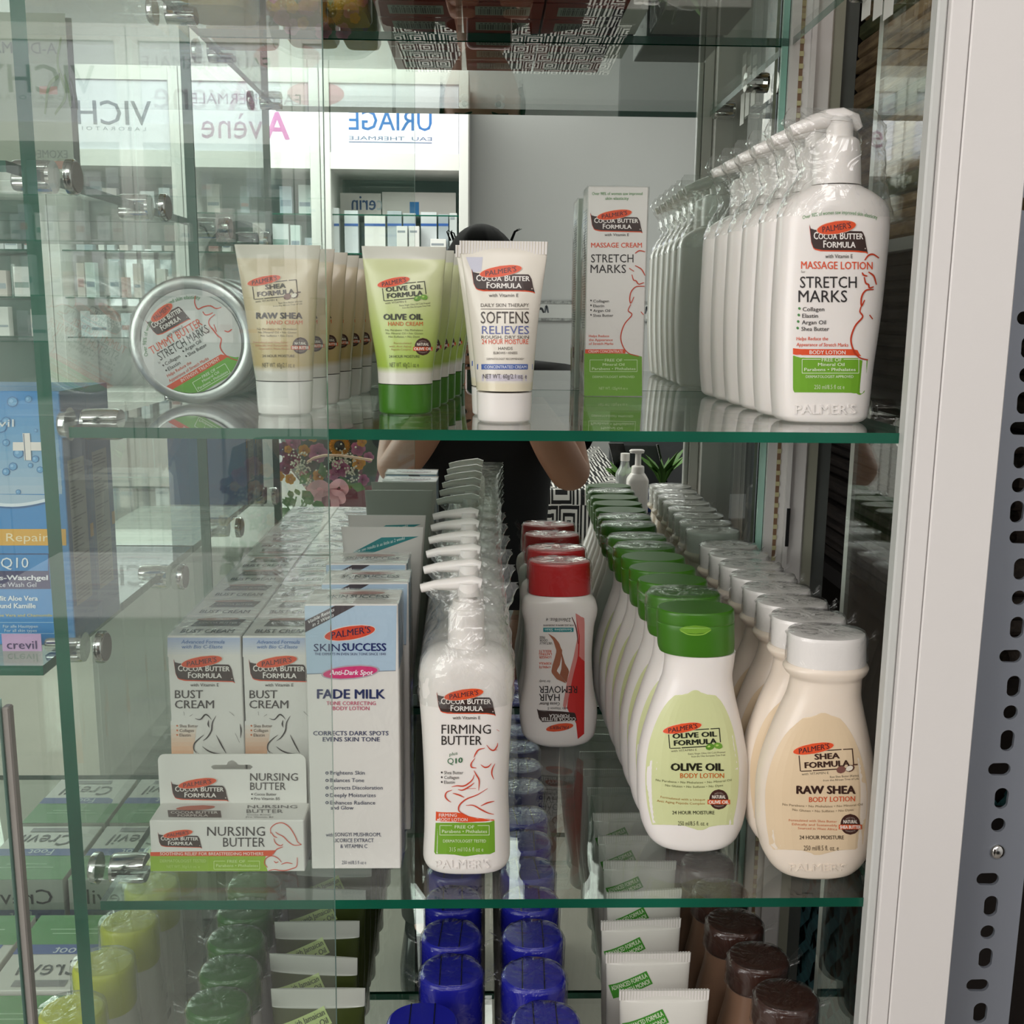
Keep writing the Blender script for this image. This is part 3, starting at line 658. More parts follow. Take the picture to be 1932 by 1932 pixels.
# --- hand cream tubes
def tube_thing(name, cat, group, Yc, xm, ym, Z0, cap, body, capmat, fn_cols):
    X0 = at(xm, ym, Yc)[0]; t = thing(name, None, cat, (X0, Yc, Z0), group)
    K = pxshape(cap, Yc, X0, Z0); B = pxshape(body, Yc, X0, Z0, 8, 44, False)
    K.mb().build('cap', capmat, t)
    zz = lambda y: at(xm, y, Yc)[2]-Z0
    colour_body(B, fn_cols(zz), 'tube_body', t)
    return t, B, Print(f_front(Yc, (X0, Yc, Z0), B, Yc)), zz, (X0, Yc, Z0)
def crimp(t, B, top, wd, mat='white_card', name='crimped_seal'):
    m = MB(); a = B.a[-1]; n = 30; zt = B.z[-1]; x0 = B.x[-1]
    for k in range(n):
        x = x0-a+2*a*k/n; m.box(x, x+2*a/n*.6, -.0012, .0012, zt-wd, zt)
    return m.build(name, mat, t)
GT = 'hand cream tubes standing on their caps on the tin shelf'
t, B, pr, zz, og = tube_thing('hand_cream_tube', 'tube', GT, .0905, 545, 716, 0, [(777, 494, 582, .0145, 2.3), (773, 489, 587, .0165, 2.3), (716, 484, 590, .0175, 2.2)],
    [(716, 484, 590, .0175, 2.1), (700, 481, 590, .0178, 2.1), (600, 465, 596, .0125, 2), (520, 452, 600, .0062, 2), (486, 446, 603, .0022, 2), (462, 442, 605, .0009, 2)], 'frosted_cap',
    lambda z: bands([(z(698), 'ded7d0'), (z(488), lambda q: mixc('c9b07a', 'dbc9ae', (q-z(690))/(z(520)-z(690)))), (9, 'd6cdc0')]))
q = lambda P: P
stamp_logo(pr, 476, 560, 535, 565, ('SHEA', 'FORMULA'), '4a352c', 'shea', 5)
pr.text('RAW SHEA', 483, 571, 601, 11, '3d2a25', 2, .05); pr.text('HAND CREAM', 503, 571, 612, 7.5, 'd2622e', 2, .014)
for i, (a, b_, s_) in enumerate(((485, 560, 'No Parabens • No Phthalates'), (487, 560, 'No Mineral Oil • No Gluten'), (492, 553, 'No Sulfates • No Dyes'))): pr.text(s_, a, b_, 622.5+i*6.3, 3.6, '7c6c52', 2)
for i, (a, b_, s_) in enumerate(((478, 544, 'Formulated with Shea Butter'), (482, 544, 'Ethically and Sustainably'), (489, 544, 'Sourced in West Africa'))): pr.text(s_, a, b_, 647.5+i*6, 3.6, 'd08a62', 2)
badge(pr, 567, 652, 15, 'SHEA BUTTER'); pr.text('24 HOUR MOISTURE', 495, 556, 674, 5, '6a5a44', 2, .01); pr.text('NET WT. 60g/2.1 oz. e', 495, 556, 693, 8.5, '6a5c40', 2)
pr.build('front_print', t)
row(t, [(.0035*k, .0395*k, 0) for k in range(1, 6)], 'beige hand cream tube with white cap', 'of its row')
t, B, pr, zz, og = tube_thing('hand_cream_tube', 'tube', GT, .1025, 765, 716, 0, [(778, 721, 810, .0145, 2.3), (774, 716, 815, .016, 2.3), (723, 714, 816, .0168, 2.2)],
    [(722, 714, 816, .0168, 2.1), (703, 713, 817, .0168, 2.1), (600, 697, 832, .0115, 2), (520, 688, 838, .0058, 2), (487, 684, 841, .002, 2), (465, 682, 842, .0009, 2)], 'green_cap',
    lambda z: bands([(z(702), 'e2ddd4'), (z(488), lambda q: mixc('a3bd4e', 'd4d8a8', (q-z(690))/(z(540)-z(690)))), (9, 'd0cec2')]))
stamp_logo(pr, 721, 802, 538, 568, ('OLIVE OIL', 'FORMULA'), '2a2f1c', 'olive', 5)
pr.text('OLIVE OIL', 723, 798, 603, 10.5, '2c2f1a', 2, .05); pr.text('HAND CREAM', 732, 798, 614.5, 7.5, 'c9691f', 2, .014)
for i, (a, b_, s_) in enumerate(((727, 798, 'No Parabens • No Phthalates'), (728, 798, 'No Mineral Oil • No Gluten'), (733, 792, 'No Sulfates • No Dyes'))): pr.text(s_, a, b_, 624.5+i*6.2, 3.6, '6b7040', 2)
for i, (a, b_, s_) in enumerate(((743, 776, 'Formulated'), (734, 776, 'with Anti Aging'), (738, 776, 'Peptide Complex'))): pr.text(s_, a, b_, 649+i*6, 3.6, 'b08a4a', 2)
badge(pr, 798, 654, 15.5, 'OLIVE OIL'); pr.text('24 HOUR MOISTURE', 734, 792, 675, 5, '565c30', 2, .01); pr.text('NET WT. 60g/2.1 oz. e', 735, 790, 692.5, 8.5, '5a6030', 2)
pr.build('front_print', t)
row(t, [(.004*k, .0385*k, 0) for k in range(1, 5)], 'pale green hand cream tube', 'of its row')
t, B, pr, zz, og = tube_thing('hand_cream_tube', 'tube', GT, .0515, 950, 740, 0, [(791, 907, 996, .0145, 2.3), (786, 901, 1001, .0162, 2.3), (736, 899, 1004, .017, 2.2)],
    [(735, 899, 1004, .017, 2.1), (700, 896, 1007, .0166, 2.1), (620, 888, 1014, .0118, 2), (540, 878, 1024, .0058, 2), (490, 871, 1031, .0024, 2), (468, 868, 1033, .0012, 2), (455, 867, 1034, .001, 2)], 'white_plastic',
    lambda z: bands([(z(720), 'e6dcc2'), (9, 'e6dfd2')]))
cocoa_logo(pr, 890, 1009, 514, 550)
pr.rect(899, 707, 1004, 719, 'cfc8d2', 0, 3, 10); pr.fill([(879, 485), (911, 485), (908, 512), (891, 514)], 'cdccda', 0, 6, 4)
pr.text('DAILY SKIN THERAPY', 907, 998, 579, 6.5, '6a625a', 2, .004); pr.line([(907, 583), (998, 583)], 1.1, '6a625a', 2, False, 0)
pr.text('SOFTENS', 907, 998, 610, 22, '3a2f28', 2); pr.text('RELIEVES', 909, 998, 630, 15, '5a64a0', 2); pr.text('ROUGH, DRY SKIN', 908, 998, 639, 6, '6a6058', 2, .004)
pr.text('24 HOUR MOISTURE', 909, 997, 649, 9, ORANGE, 2, .004); pr.text('HANDS', 940, 967, 660, 5.5, '5a5048', 2, .004); pr.text('ELBOWS • KNEES', 931, 976, 668, 4.5, '5a5048', 2, .004)
pr.text('DERMATOLOGIST RECOMMENDED*', 918, 989, 679, 3.8, '6a6058', 2); pr.rect(900, 687, 1005, 697, '4a66ac', 1, 3, 10); pr.text('CONCENTRATED CREAM', 914, 993, 695, 5.5, 'e8ecf6', 2, .004)
pr.text('NET WT. 60g/2.1 oz. e', 911, 994, 714, 8.5, '5a5450', 2)
pr.build('front_print', t); crimp(t, B, 455, .0075, 'white_plastic')
row(t, [(-.0035, .042, 0)], 'white hand cream tube with blue stripe', 'of its pair')
# --- tummy butter tins on edge
Yf = .1535; R_ = .0437; c0 = at(362, 648, Yf)
t = thing('cream_tin', None, 'tin', (c0[0], Yf, R_+.0004), 'round tins standing on edge on the tin shelf')
def ringY(y, r, n=56): return [(r*math.cos(a), y, r*math.sin(a)) for a in np.linspace(0, 2*math.pi, n, False)]
MB().loft([ringY(y, r) for y, r in ((.0012, R_-.0085), (.0, R_-.0075), (0, R_-.0016), (.0016, R_), (.0115, R_), (.012, R_-.0006))]).build('lid', 'tin_metal', t)
MB().loft([ringY(y, r) for y, r in ((.0122, R_-.0012), (.014, R_-.0009), (.031, R_-.0009), (.0325, R_-.003))]).build('base', 'tin_side', t)
og = (c0[0], Yf, R_+.0004); pr = Print(f_front(Yf, og)); pr.ell(361, 648, 95, 94, 0, 'd9d8d6', 4, 30, 6)
w = Warp(pr, 361, 648, 1, 1, 30.5); p = w.p
ci = lambda y: math.sqrt(max(0, 93.5**2-y*y))
p.fill([(-ci(46), 46), (38, 46), (50, 57), (-ci(57), 57)], ORANGE, 5, 6, 6)
p.fill([(x, 57) for x in (-ci(57), 50)]+[(60, 66), (66, 66)]+[(ci(y), y) for y in (67, 72, 78, 84, 90)]+[(-ci(y), y) for y in (90, 84, 78, 72, 65)], '6fae3a', 5, 16, 8)
cocoa_logo(p, -52, 22, -76, -42, 0, 5)
p.text('TUMMY BUTTER', -74, 37, -19, 15, ORANGE, 6, .004); p.text('STRETCH MARKS', -66, 42, -1, 16, '3a3636', 6); p.text('for', -72, -67, 3, 5, '6a6464', 6)
for s_, a, b_, y in (('Collagen', -62, -30, 12), ('Elastin', -62, -36, 23), ('Argan Oil', -16, 18, 8), ('Shea Butter', -16, 24, 19)): p.text(s_, a, b_, y, 6.5, '4a4545', 6, .01); p.ell(a-4, y-3, 1.6, 2.2, 20, '4a4545', 6, 4, 2)
p.text('Helps Reduce the', -70, -18, 33, 6, ORANGE, 6, .004); p.text('Appearance of Stretch Marks', -72, 14, 43, 6, ORANGE, 6, .004); p.text('INTENSIVE TREATMENT', -52, 32, 54.5, 6.5, 'f6e6dc', 7, .01)
p.frame(-35, 65, 36, 85, 1, 'e6f0d8', 7, (-16, 17)); p.text('FREE OF', -14, 15, 68, 5.5, 'e6f0d8', 7, .01); p.text('Mineral Oil', -18, 18, 75, 5, 'e6f0d8', 7, .008); p.text('Parabens • Phthalates', -32, 33, 82.5, 5, 'e6f0d8', 7, .008)
for P in ([(369, 558), (368, 572), (374, 583), (384, 579), (397, 577), (408, 582), (418, 580)], [(383, 588), (388, 594), (396, 593), (402, 590)], [(406, 593), (396, 602), (395, 612), (404, 624), (411, 633), (418, 640), (416, 655), (424, 668), (436, 676), (449, 680)], [(404, 612), (409, 626)], [(424, 624), (431, 626), (438, 621)]):
    pr.line(P, 2.4, 'd2452c', 6)
base = pr.fn
def polar(P, lift):
    a = math.radians(196)-P[:, 0]/84; r = 84-P[:, 1]; return base(np.stack([361+r*np.cos(a), 648-r*np.sin(a)], 1), lift)
pp = Print(polar); pp.m = pr.m; pp.text('Over 98% of women saw improved skin elasticity', 0, 172, 0, 7, '4a8a52', 6, .006)
pr.build('lid_print', t)
MB().loft(jitter([ringY(y, r) for y, r in ((-.0006, R_-.02), (-.0008, R_-.004), (.0005, R_+.0004), (.01, R_+.0007), (.02, R_+.0004), (.033, R_+.0002), (.0334, R_-.01))], .0003), False, False).build('wrapper', 'thin_film', t)
row(t, [(.0015*k, .0352*k, 0) for k in range(1, 4)], 'round metal tin standing on edge', 'of the tin row')
# --- cartons
def carton(name, label, cat, x0, x1, y0, y1, z0, z1, group=None, mat='white_card', c=.0006, film=True):
    t = thing(name, label, cat, ((x0+x1)/2, y0, z0), group); w_, h, d = x1-x0, z1-z0, y1-y0
    MB().box(-w_/2, w_/2, 0, d, 0, h, c).build('carton_body', mat, t)
    if film:
        m = MB(); e = .0007; n = 9; V = []
        rings = jitter([[(x, y, z) for x, y in ((-w_/2-e, -e), (w_/2+e, -e), (w_/2+e, d+e), (-w_/2-e, d+e))] for z in np.linspace(-.0, h+e, 7)], .00025)
        m.loft([list(map(tuple, r)) for r in rings], False, False, False)
        m.add([(-w_/2-e, -e, h+e*.8), (w_/2+e, -e, h+e*.8), (w_/2+e, d+e, h+e*.8), (-w_/2-e, d+e, h+e*.8)], [(0, 1, 2, 3)])
        m.build('wrapper', 'thin_film', t)
    return t
Yf = .2572; A, B_ = at(1102, 748, Yf), at(1211, 748, Yf); zt = at(1165, 352, Yf)[2]
t = carton('cream_carton', 'tall massage cream carton with green foot standing by the mirror', 'box', A[0], B_[0], Yf, .300, 0, zt)
og = (((A[0]+B_[0])/2), Yf, 0); pr = Print(f_front(Yf, og)); L_ = lambda y: 1102+(748-y)*.0265
pr.fill([(1102.3, 666), (1211, 668), (1211.4, 747), (1102, 747)], '6fa42a', 0, 2, 4); pr.rect(1104, 659, 1180, 667, ORANGE, 1); pr.text('CREAM CONCENTRATE', 1110, 1175, 665.5, 5, 'fae8de', 3, .01)
pr.fill([(1186, 600), (1213, 600), (1212, 673), (1200, 672), (1182, 664), (1172, 645), (1174, 620)], 'e6e2dd', 2, 12, 3)
pr.text('Over 98% of women saw improved', 1117, 1212, 368, 5.5, '5f9a5a', 2, .004); pr.text('skin elasticity', 1142, 1186, 377, 5.5, '5f9a5a', 2, .004)
cocoa_logo(pr, 1114, 1212, 407, 437)
pr.text('MASSAGE CREAM', 1115, 1211, 467, 9, ORANGE, 2, .01); pr.text('STRETCH', 1115, 1195, 495, 15, DARK, 2); pr.text('MARKS', 1114, 1181, 515, 15.5, DARK, 2)
for i, (s_, x1) in enumerate((('Collagen', 1149), ('Elastin', 1140), ('Argan Oil', 1151), ('Shea Butter', 1157))): pr.ell(1115, 567+i*9, 1.5, 1.9, 20, '4a4545', 1, 4, 2); pr.text(s_, 1119, x1, 570.5+i*9, 5, '4a4545', 2, .008)
for i, (s_, x1) in enumerate((('Helps Reduce', 1149), ('the Appearance', 1156), ('of Stretch Marks', 1157))): pr.text(s_, 1111, x1, 636+i*7.3, 4.5, ORANGE, 2, .006)
pr.frame(1113, 679, 1202, 701, .8, 'dcecc0', 2, (1139, 1177)); pr.text('FREE OF', 1141, 1174, 682, 5, 'dcecc0', 2, .01); pr.text('Mineral Oil', 1137, 1178, 690, 4.8, 'dcecc0', 2, .008); pr.text('Parabens • Phthalates', 1117, 1199, 698, 4.8, 'dcecc0', 2, .008); pr.text('DERMATOLOGIST APPROVED', 1118, 1197, 713, 4, 'dcecc0', 2); pr.text('NET WT. 125g/4.4 oz e', 1130, 1184, 735, 5, 'c4dca0', 2)
for P in ([(1198, 478), (1206, 473), (1217, 475)], [(1187, 506), (1196, 512)], [(1192, 518), (1195, 528), (1200, 530), (1205, 536), (1215, 533)], [(1198, 501), (1210, 508), (1217, 520)], [(1216, 540), (1200, 541), (1191, 550), (1188, 563), (1190, 572), (1196, 560)], [(1190, 574), (1185, 586), (1192, 594), (1178, 612), (1171, 635), (1176, 655), (1187, 667), (1205, 672)], [(1209, 588), (1214, 594)]):
    pr.line(P, 2.2, 'c8452a', 3)
pr.build('front_print', t)
sp = Print(f_flat((-(B_[0]-A[0])/2-.0001, 0, 0), (0, .0428, 0), (0, 0, -zt), (-1, 0, 0)))
for k in range(46): sp.rect(.15, .33+k*.0125, random.uniform(.55, .9), .337+k*.0125, '8a8886', 0, 1, 1)
sp.rect(.3, .16, .7, .22, '55504e', 0, 1, 1); sp.build('side_print', t)
# ================================================================ lower shelf
# --- bust cream cartons, two columns
Yf = .085; zt = at(385, 1200, Yf)[2]; D_ = .0462
xa, xb = at(315, 1205, Yf)[0], at(455.5, 1205, Yf)[0]; wB = xb-xa
t = carton('bust_cream_carton', None, 'box', xa, xb-.0006, Yf, Yf+D_, ZL, zt, 'bust cream cartons in two columns on the lower shelf')
og = ((xa+xb-.0006)/2, Yf, ZL); pr = Print(f_front(Yf, og))
for k in range(8): pr.rect(316, 1203+k*4.5, 453, 1203+(k+1)*4.5, mixc('b4c0dc', 'e6e2dd', k/7), 0, 1, 4)
for k in range(10): pr.fill([(322+k*.25, 1360+k*8), (372-k, 1360+k*8), (372-k, 1368+k*8), (322+k*.25, 1368+k*8)], mixc('e6e2dd', 'eab592', k/7), 0, 1, 3)
pr.text('Advanced Formula', 342, 424, 1214, 7, '5b7fb8', 2, .006, .18); pr.text('with Bio C-Elaste', 343, 420, 1223, 6.5, '5b7fb8', 2, .006, .18)
cocoa_logo(pr, 328, 443, 1250, 1285)
pr.text('BUST', 330, 383, 1317, 15, '4a4442', 2, .012); pr.text('CREAM', 330, 404, 1336, 15, '4a4442', 2, .012)
for i, (s_, x1) in enumerate((('Shea Butter', 374), ('Collagen', 366), ('Elastin', 360))): pr.ell(334.5, 1369+i*8.6, 1.6, 2, 20, 'd8703c', 2, 4, 2); pr.text(s_, 339, x1, 1372+i*8.6, 5.5, '6a5a52', 2, .006)
for P in ([(347, 1342), (348, 1349)], [(358, 1351), (364, 1347)], [(368, 1355), (378, 1357), (387, 1348), (393, 1350), (399, 1357)], [(394, 1358), (393, 1366), (395, 1372)], [(408, 1350), (401, 1363), (399, 1378), (391, 1391), (383, 1397)], [(433, 1342), (442, 1350)], [(385, 1386), (375, 1394), (367, 1403), (366, 1413), (371, 1421)], [(408, 1386), (418, 1405), (427, 1421)], [(382, 1408), (393, 1416), (407, 1421), (428, 1423)], [(444, 1383), (452, 1400)], [(453, 1365), (455, 1378), (454, 1392)], [(368, 1416), (379, 1424)]):
    pr.line(P, 2.6, '3a3432', 3, taper=.8)
pr.build('front_print', t)
tp = Print(f_flat((-wB/2, 0, zt-ZL), (wB, 0, 0), (0, D_, 0), (0, 0, 1)))    # unit square; y = 0 at the front edge, -1 at the back
tp.text('BUST CREAM', .14, .86, -.14, .17, '6a6664', 2, .03); tp.fill([(.2, -.48), (.86, -.50), (.9, -.84), (.24, -.82)], '6a605c', 1, 4, 4); tp.ell(.5, -.84, .3, .075, 4, 'b98a80', 2, 8, 4); tp.text('COCOA BUTTER', .28, .82, -.6, .09, 'd0cac6', 2, .03)
tp.build('top_print', t)
rows5 = [.0475*k for k in range(5)]
t['label'] = 'bust cream carton, foremost of the column next to the glass divider'
for c_, (dx, nm) in enumerate(((0, 'by the glass divider'), (wB+.0006, 'beside the milk cartons'))):
    for k, dy in enumerate(rows5):
        if c_ == 0 and k == 0: continue
        copy_thing(t, (t.location[0]+dx+random.uniform(-.0005, .0005)*(k > 0), t.location[1]+dy, ZL), f"bust cream carton, {ORD[k] if k < 4 else 'hindmost'}, column {nm}", random.uniform(-.012, .012) if k else 0)
# --- nursing butter carton with hanging card
Yf = .034; x0, x1 = at(281.5, 1548, Yf)[0], at(573, 1548, Yf)[0]; zt = at(430, 1548, Yf)[2]; D_ = .0246
t = carton('nursing_butter_carton', 'flat nursing butter carton with a raised hang card before the bust cream cartons', 'box', x0, x1, Yf, Yf+D_, ZL, zt, film=False)
og = ((x0+x1)/2, Yf, ZL); yb = Yf+D_; zh = at(430, 1423, yb)[2]-ZL; hw = (x1-x0)/2
hxa, hxb = at(298, 1440, yb)[0]-og[0], at(577, 1440, yb)[0]-og[0]; rr = .0045
outl = [(hxa, .003), (hxb, .003), (hxb, zh-rr)]+[(hxb-rr+rr*math.sin(a), zh-rr+rr*math.cos(a)) for a in np.linspace(math.pi/2, 0, 5)]+[(hxa+rr-rr*math.sin(a), zh-rr+rr*math.cos(a)) for a in np.linspace(0, math.pi/2, 5)]
def hp(x, y): p_ = at(x, y, yb); return (p_[0]-og[0], p_[2]-ZL)
hole = [hp(x, y) for x, y in ((398, 1447), (402, 1443), (428, 1443), (430, 1437), (438, 1434), (446, 1438), (449, 1443), (472, 1443), (477, 1447), (472, 1452), (402, 1452))]
plate('hang_card', outl, [hole], .0007, 'white_card', t, (0, D_+.0004, 0))
pr = Print(f_front(yb-.0001, og)); cocoa_logo(pr, 323, 431, 1479, 1509, vit=False)
pr.text('NURSING', 472, 562, 1472.5, 14, '4a4442', 2); pr.text('BUTTER', 472, 539, 1490, 14, '4a4442', 2)
pr.text('Cocoa Butter', 480, 522, 1500.5, 5, '4a4442', 2, .01); pr.text('Pro Vitamin B5', 480, 528, 1509, 5, '4a4442', 2, .01)
for y in (1498, 1506.5): pr.ell(475.5, y, 1.5, 1.8, 20, '4a4442', 2, 4, 2)
pr.build('card_print', t)
tp = Print(f_top(zt, og)); tp.fill([(316, 1529), (416, 1530), (418, 1543), (318, 1542)], '57453f', 1, 4, 4); tp.text('COCOA BUTTER', 322, 411, 1536, 4.5, 'ded6d0', 2, .02); tp.text('FORMULA', 335, 393, 1541.5, 4, 'ded6d0', 2, .02); tp.ell(369, 1525, 37, 4.5, 3, 'c8705a', 2, 8, 5)
tp.text('NURSING', 467, 561, 1525.5, 5.5, '5a5452', 2, .004); tp.text('BUTTER', 465, 534, 1534.5, 6.5, '5a5452', 2, .004); tp.text('Cocoa Butter', 466, 512, 1539, 2, '6a6462', 2, .01); tp.text('Pro Vitamin B5', 464, 516, 1543.5, 2.2, '6a6462', 2, .01)
tp.build('top_print', t)
pr = Print(f_front(Yf, og))
pr.fill([(284, 1615), (501, 1615), (501, 1630), (505, 1643.5), (284.5, 1643.5)], '93b52c', 0, 4, 6); pr.fill([(283, 1605), (520, 1604), (515, 1610), (513, 1615), (284, 1615)], ORANGE, 0, 3, 6)
cocoa_logo(pr, 298, 381, 1574, 1598, vit=False); pr.text('NURSING', 391, 500, 1576.5, 17, '4a4442', 2); pr.text('BUTTER', 421, 500, 1597, 17, '4a4442', 2)
pr.text('SOOTHING RELIEF FOR BREASTFEEDING MOTHERS', 302, 497, 1613, 5.5, 'fbe6da', 2, .014); pr.text('DERMATOLOGIST TESTED', 302, 389, 1626.5, 5.5, 'c6dc8a', 2, .006); pr.text('NET WT. 30g/1.1 oz. e', 315, 377, 1637, 5, 'bcd47c', 2)
pr.frame(404, 1624, 490, 1639.5, .9, 'd6e8a4', 2, (425, 468)); pr.text('FREE OF', 429, 463, 1627, 5, 'd6e8a4', 2, .01); pr.text('Parabens • Phthalates', 408, 487, 1635, 5, 'd6e8a4', 2, .006)
for P in ([(511, 1572), (511, 1562), (520, 1554), (533, 1552), (546, 1560), (556, 1575), (562, 1588), (569, 1593)], [(569, 1593), (555, 1594), (545, 1588), (535, 1578), (525, 1573), (520, 1569)], [(512, 1570), (517, 1577), (523, 1580)], [(517, 1581), (519, 1588), (524, 1593), (530, 1595), (534, 1592)], [(534, 1597), (522, 1602), (515, 1612)], [(505, 1636), (499, 1628), (503, 1618), (514, 1614), (525, 1619), (531, 1626)], [(517, 1624), (521, 1627), (525, 1625)], [(531, 1630), (541, 1627), (552, 1629)], [(561, 1617), (560, 1633), (552, 1638), (535, 1642), (518, 1640), (507, 1642)]):
    pr.line(P, 1.7, 'd8543a', 3)
pr.build('front_print', t)
# --- light blue skin milk cartons
Yf = .037; x0, x1 = at(575.5, 1150, Yf)[0], at(751, 1150, Yf)[0]; zt = at(665, 1140, Yf)[2]; D_ = .036
t = carton('milk_carton', None, 'box', x0, x1, Yf, Yf+D_, ZL, zt, 'tall light blue and white milk cartons behind each other')
og = ((x0+x1)/2, Yf, ZL); pr = Print(f_front(Yf, og)); NAVY = '2a3262'
pr.fill([(574.5, 1143), (748.5, 1142.5), (746.5, 1265), (579, 1271)], 'b3c9dc', 0, 6, 6); pr.line([(579, 1271.5), (746.5, 1265)], 1.2, '6b7486', 1, False, 0)
pr.fill([(632, 1142.5), (671, 1142.5), (576, 1193), (575.5, 1171)], '4f464a', 1, 12, 4)
pr.text('Visible Results', 581, 631, 1177, 6.5, 'eceaea', 3, .02, slope=-.5); pr.text('in 2 Weeks', 590, 630, 1182, 6.5, 'eceaea', 3, .02, slope=-.5)
pr.ell(660, 1194, 49.5, 14, 9, 'ecd9d2', 1); pr.ell(660, 1194, 48, 12.6, 9, 'd8482e', 2); pr.text("PALMER'S", 624, 700, 1199, 12, '33244a', 3, .008, .12, rot=(660, 1194, 9))
pr.text('SKIN', 592, 641, 1228.5, 14, NAVY, 2); pr.text('SUCCESS', 645, 729, 1227.5, 14, '1f2a6a', 2, .03); pr.text('THE EXPERTS IN EVEN SKIN TONE SINCE 1840', 594, 728, 1236, 4.8, '4a5078', 2)
pr.ell(661, 1268, 55, 13.5, 5, 'b9a9b4', 2); pr.ell(661, 1268, 51.5, 11, 5, 'd63a78', 3); pr.text('Anti-Dark Spot', 622, 704, 1272.5, 9, 'fbeef4', 4, .03, .2, 0)
pr.text('FADE MILK', 598, 727, 1317.5, 17, NAVY, 2, .03); pr.text('TONE CORRECTING', 616, 709, 1330, 7, 'c84a6e', 2, .008); pr.text('BODY LOTION', 628, 697, 1339.5, 7, 'c84a6e', 2, .008)
pr.text('CORRECTS DARK SPOTS', 591, 733, 1387, 8, '3c4266', 2, .012); pr.text('EVENS SKIN TONE', 609, 717, 1398.5, 8, '3c4266', 2, .012)
for i, (s_, x_) in enumerate((('Brightens Skin', 688), ('Balances Tone', 687), ('Corrects Discoloration', 722), ('Deeply Moisturizes', 709), ('Enhances Radiance', 708))):
    pr.ell(617, 1458+i*14, 3, 3, 0, '4a4e66', 2, 6, 3); pr.ell(617, 1458+i*14, 1.3, 1.3, 0, 'e6e2dd', 3, 4, 2); pr.text(s_, 623, x_, 1461+i*14.1, 7, '4a4e66', 2, .004)
pr.text('and Glow', 624, 667, 1527, 7, '4a4e66', 2, .004)
for s_, a, b_, y in (('with', 615, 628, 1578), ('SONGYI MUSHROOM,', 632, 719, 1577.5), ('LICORICE EXTRACT', 629, 705, 1588.5), ('& VITAMIN C', 642, 693, 1599.5)): pr.text(s_, a, b_, y, 7, '4a4e66', 2, .004)
pr.text('250 ml/8.5 fl oz e', 645, 691, 1630, 6.5, '5a5c70', 2); pr.build('front_print', t)
w_ = x1-x0; tp = Print(f_flat((-w_/2, 0, zt-ZL), (w_, 0, 0), (0, D_, 0), (0, 0, 1)))
tp.ell(.56, -.72, .26, .11, 3, 'b98480', 2, 8, 5); tp.text('SKIN', .2, .42, -.38, .2, '5a5860', 2, .01); tp.text('SUCCESS', .45, .88, -.38, .2, '4a4850', 2, .03); tp.text('THE EXPERTS IN EVEN SKIN TONE', .2, .85, -.27, .05, '77757a', 2); tp.build('top_print', t)
bk_ = Print(f_flat((w_/2, D_, zt-ZL), (-w_, 0, 0), (0, 0, zt-ZL), (0, 1, 0))); bk_.rect(.02, .003, .98, .24, 'b3c9dc', 0, 2, 3); bk_.fill([(.34, .004), (.56, .004), (.4, .05), (.2, .05)], '4f464a', 1, 3, 3); bk_.build('back_print', t)
sd = Print(f_flat((w_/2, 0, zt-ZL), (0, D_, 0), (0, 0, zt-ZL), (1, 0, 0))); sd.rect(.02, .003, .98, .24, '7f98ae', 0, 2, 3); sd.build('side_print', t)
t['label'] = 'light blue and white milk carton, foremost of three, beside the nursing butter carton'
copy_thing(t, (t.location[0]+.0027, .0895, ZL), 'light blue and white milk carton, middle one of three behind each other', .02)
copy_thing(t, (t.location[0]-.0025, .1445, ZL), 'light blue and white milk carton, hindmost of three, before the teal banded tubes', -.015)
# --- two pale tubes with a teal band
Yc = .213; X0 = at(722, 1010, Yc)[0]; zt = at(718, 994, Yc)[2]-ZL; hwt = (at(797, 994, Yc)[0]-at(641, 994, Yc)[0])/2
t = thing('lotion_tube', 'tall pale tube with a teal band, nearer of two behind the milk cartons', 'tube', (X0, Yc, ZL), 'pale tubes with teal bands')
B = Shape([(.030, .0195, .0185, 2, 0), (.04, .0205, .019, 2, 0), (zt*.55, .026, .013, 2, 0), (zt-.014, hwt*.97, .003, 2, 0), (zt, hwt, .001, 2, 0)]); B.mb().build('tube_body', 'milky_plastic', t)
Shape([(0, .0165, .0165, 2, 0), (.002, .018, .018, 2, 0), (.03, .018, .018, 2, 0)]).mb().build('cap', 'white_plastic', t); og = (X0, Yc, ZL)
pr = Print(f_front(Yc, og, B, Yc)); pr.fill([(720, 1014), (790, 1012), (700, 1044), (655, 1048)], '1f7f82', 1, 10, 4); pr.text('Now see results in as little as 2 weeks', 668, 764, 1044, 6, 'd8e6e4', 2, .01, slope=-.28); pr.build('front_print', t)
copy_thing(t, (X0-.001, .2615, ZL), 'tall pale tube with a teal band, second one, close to the mirror', .0)
# --- firming pump bottles
Yc = .0505; X0 = at(880, 1630, Yc)[0]; og = (X0, Yc, ZL)
fb = thing('lotion_bottle', None, 'bottle', og, 'white firming lotion pump bottles on the lower shelf')
S = pxshape([(1634, 816, 946, .0205, 3), (1628, 804, 957, .0235, 3), (1614, 799, 962, .0247, 3), (1560, 801, 961, .0245, 3), (1480, 801, 959, .0243, 3), (1380, 797, 963, .0243, 3), (1285, 791, 968, .0243, 3), (1252, 792, 967, .0238, 2.8), (1234, 799, 961, .0225, 2.5), (1223, 813, 948, .0205, 2.3), (1215, 840, 922, .0145, 2)], Yc, X0, ZL)
S.mb().build('bottle_body', 'white_plastic', fb)
pxs = lambda *P: [tuple(at(x, y, Yc)-np.array(og)) for x, y in P]
pxshape([(1216, 845, 915, .0113, 2), (1150, 846, 914, .0112, 2), (1145, 849, 911, .0105, 2)], Yc, X0, ZL, zbot=False).mb().build('pump_collar', 'white_plastic', fb)
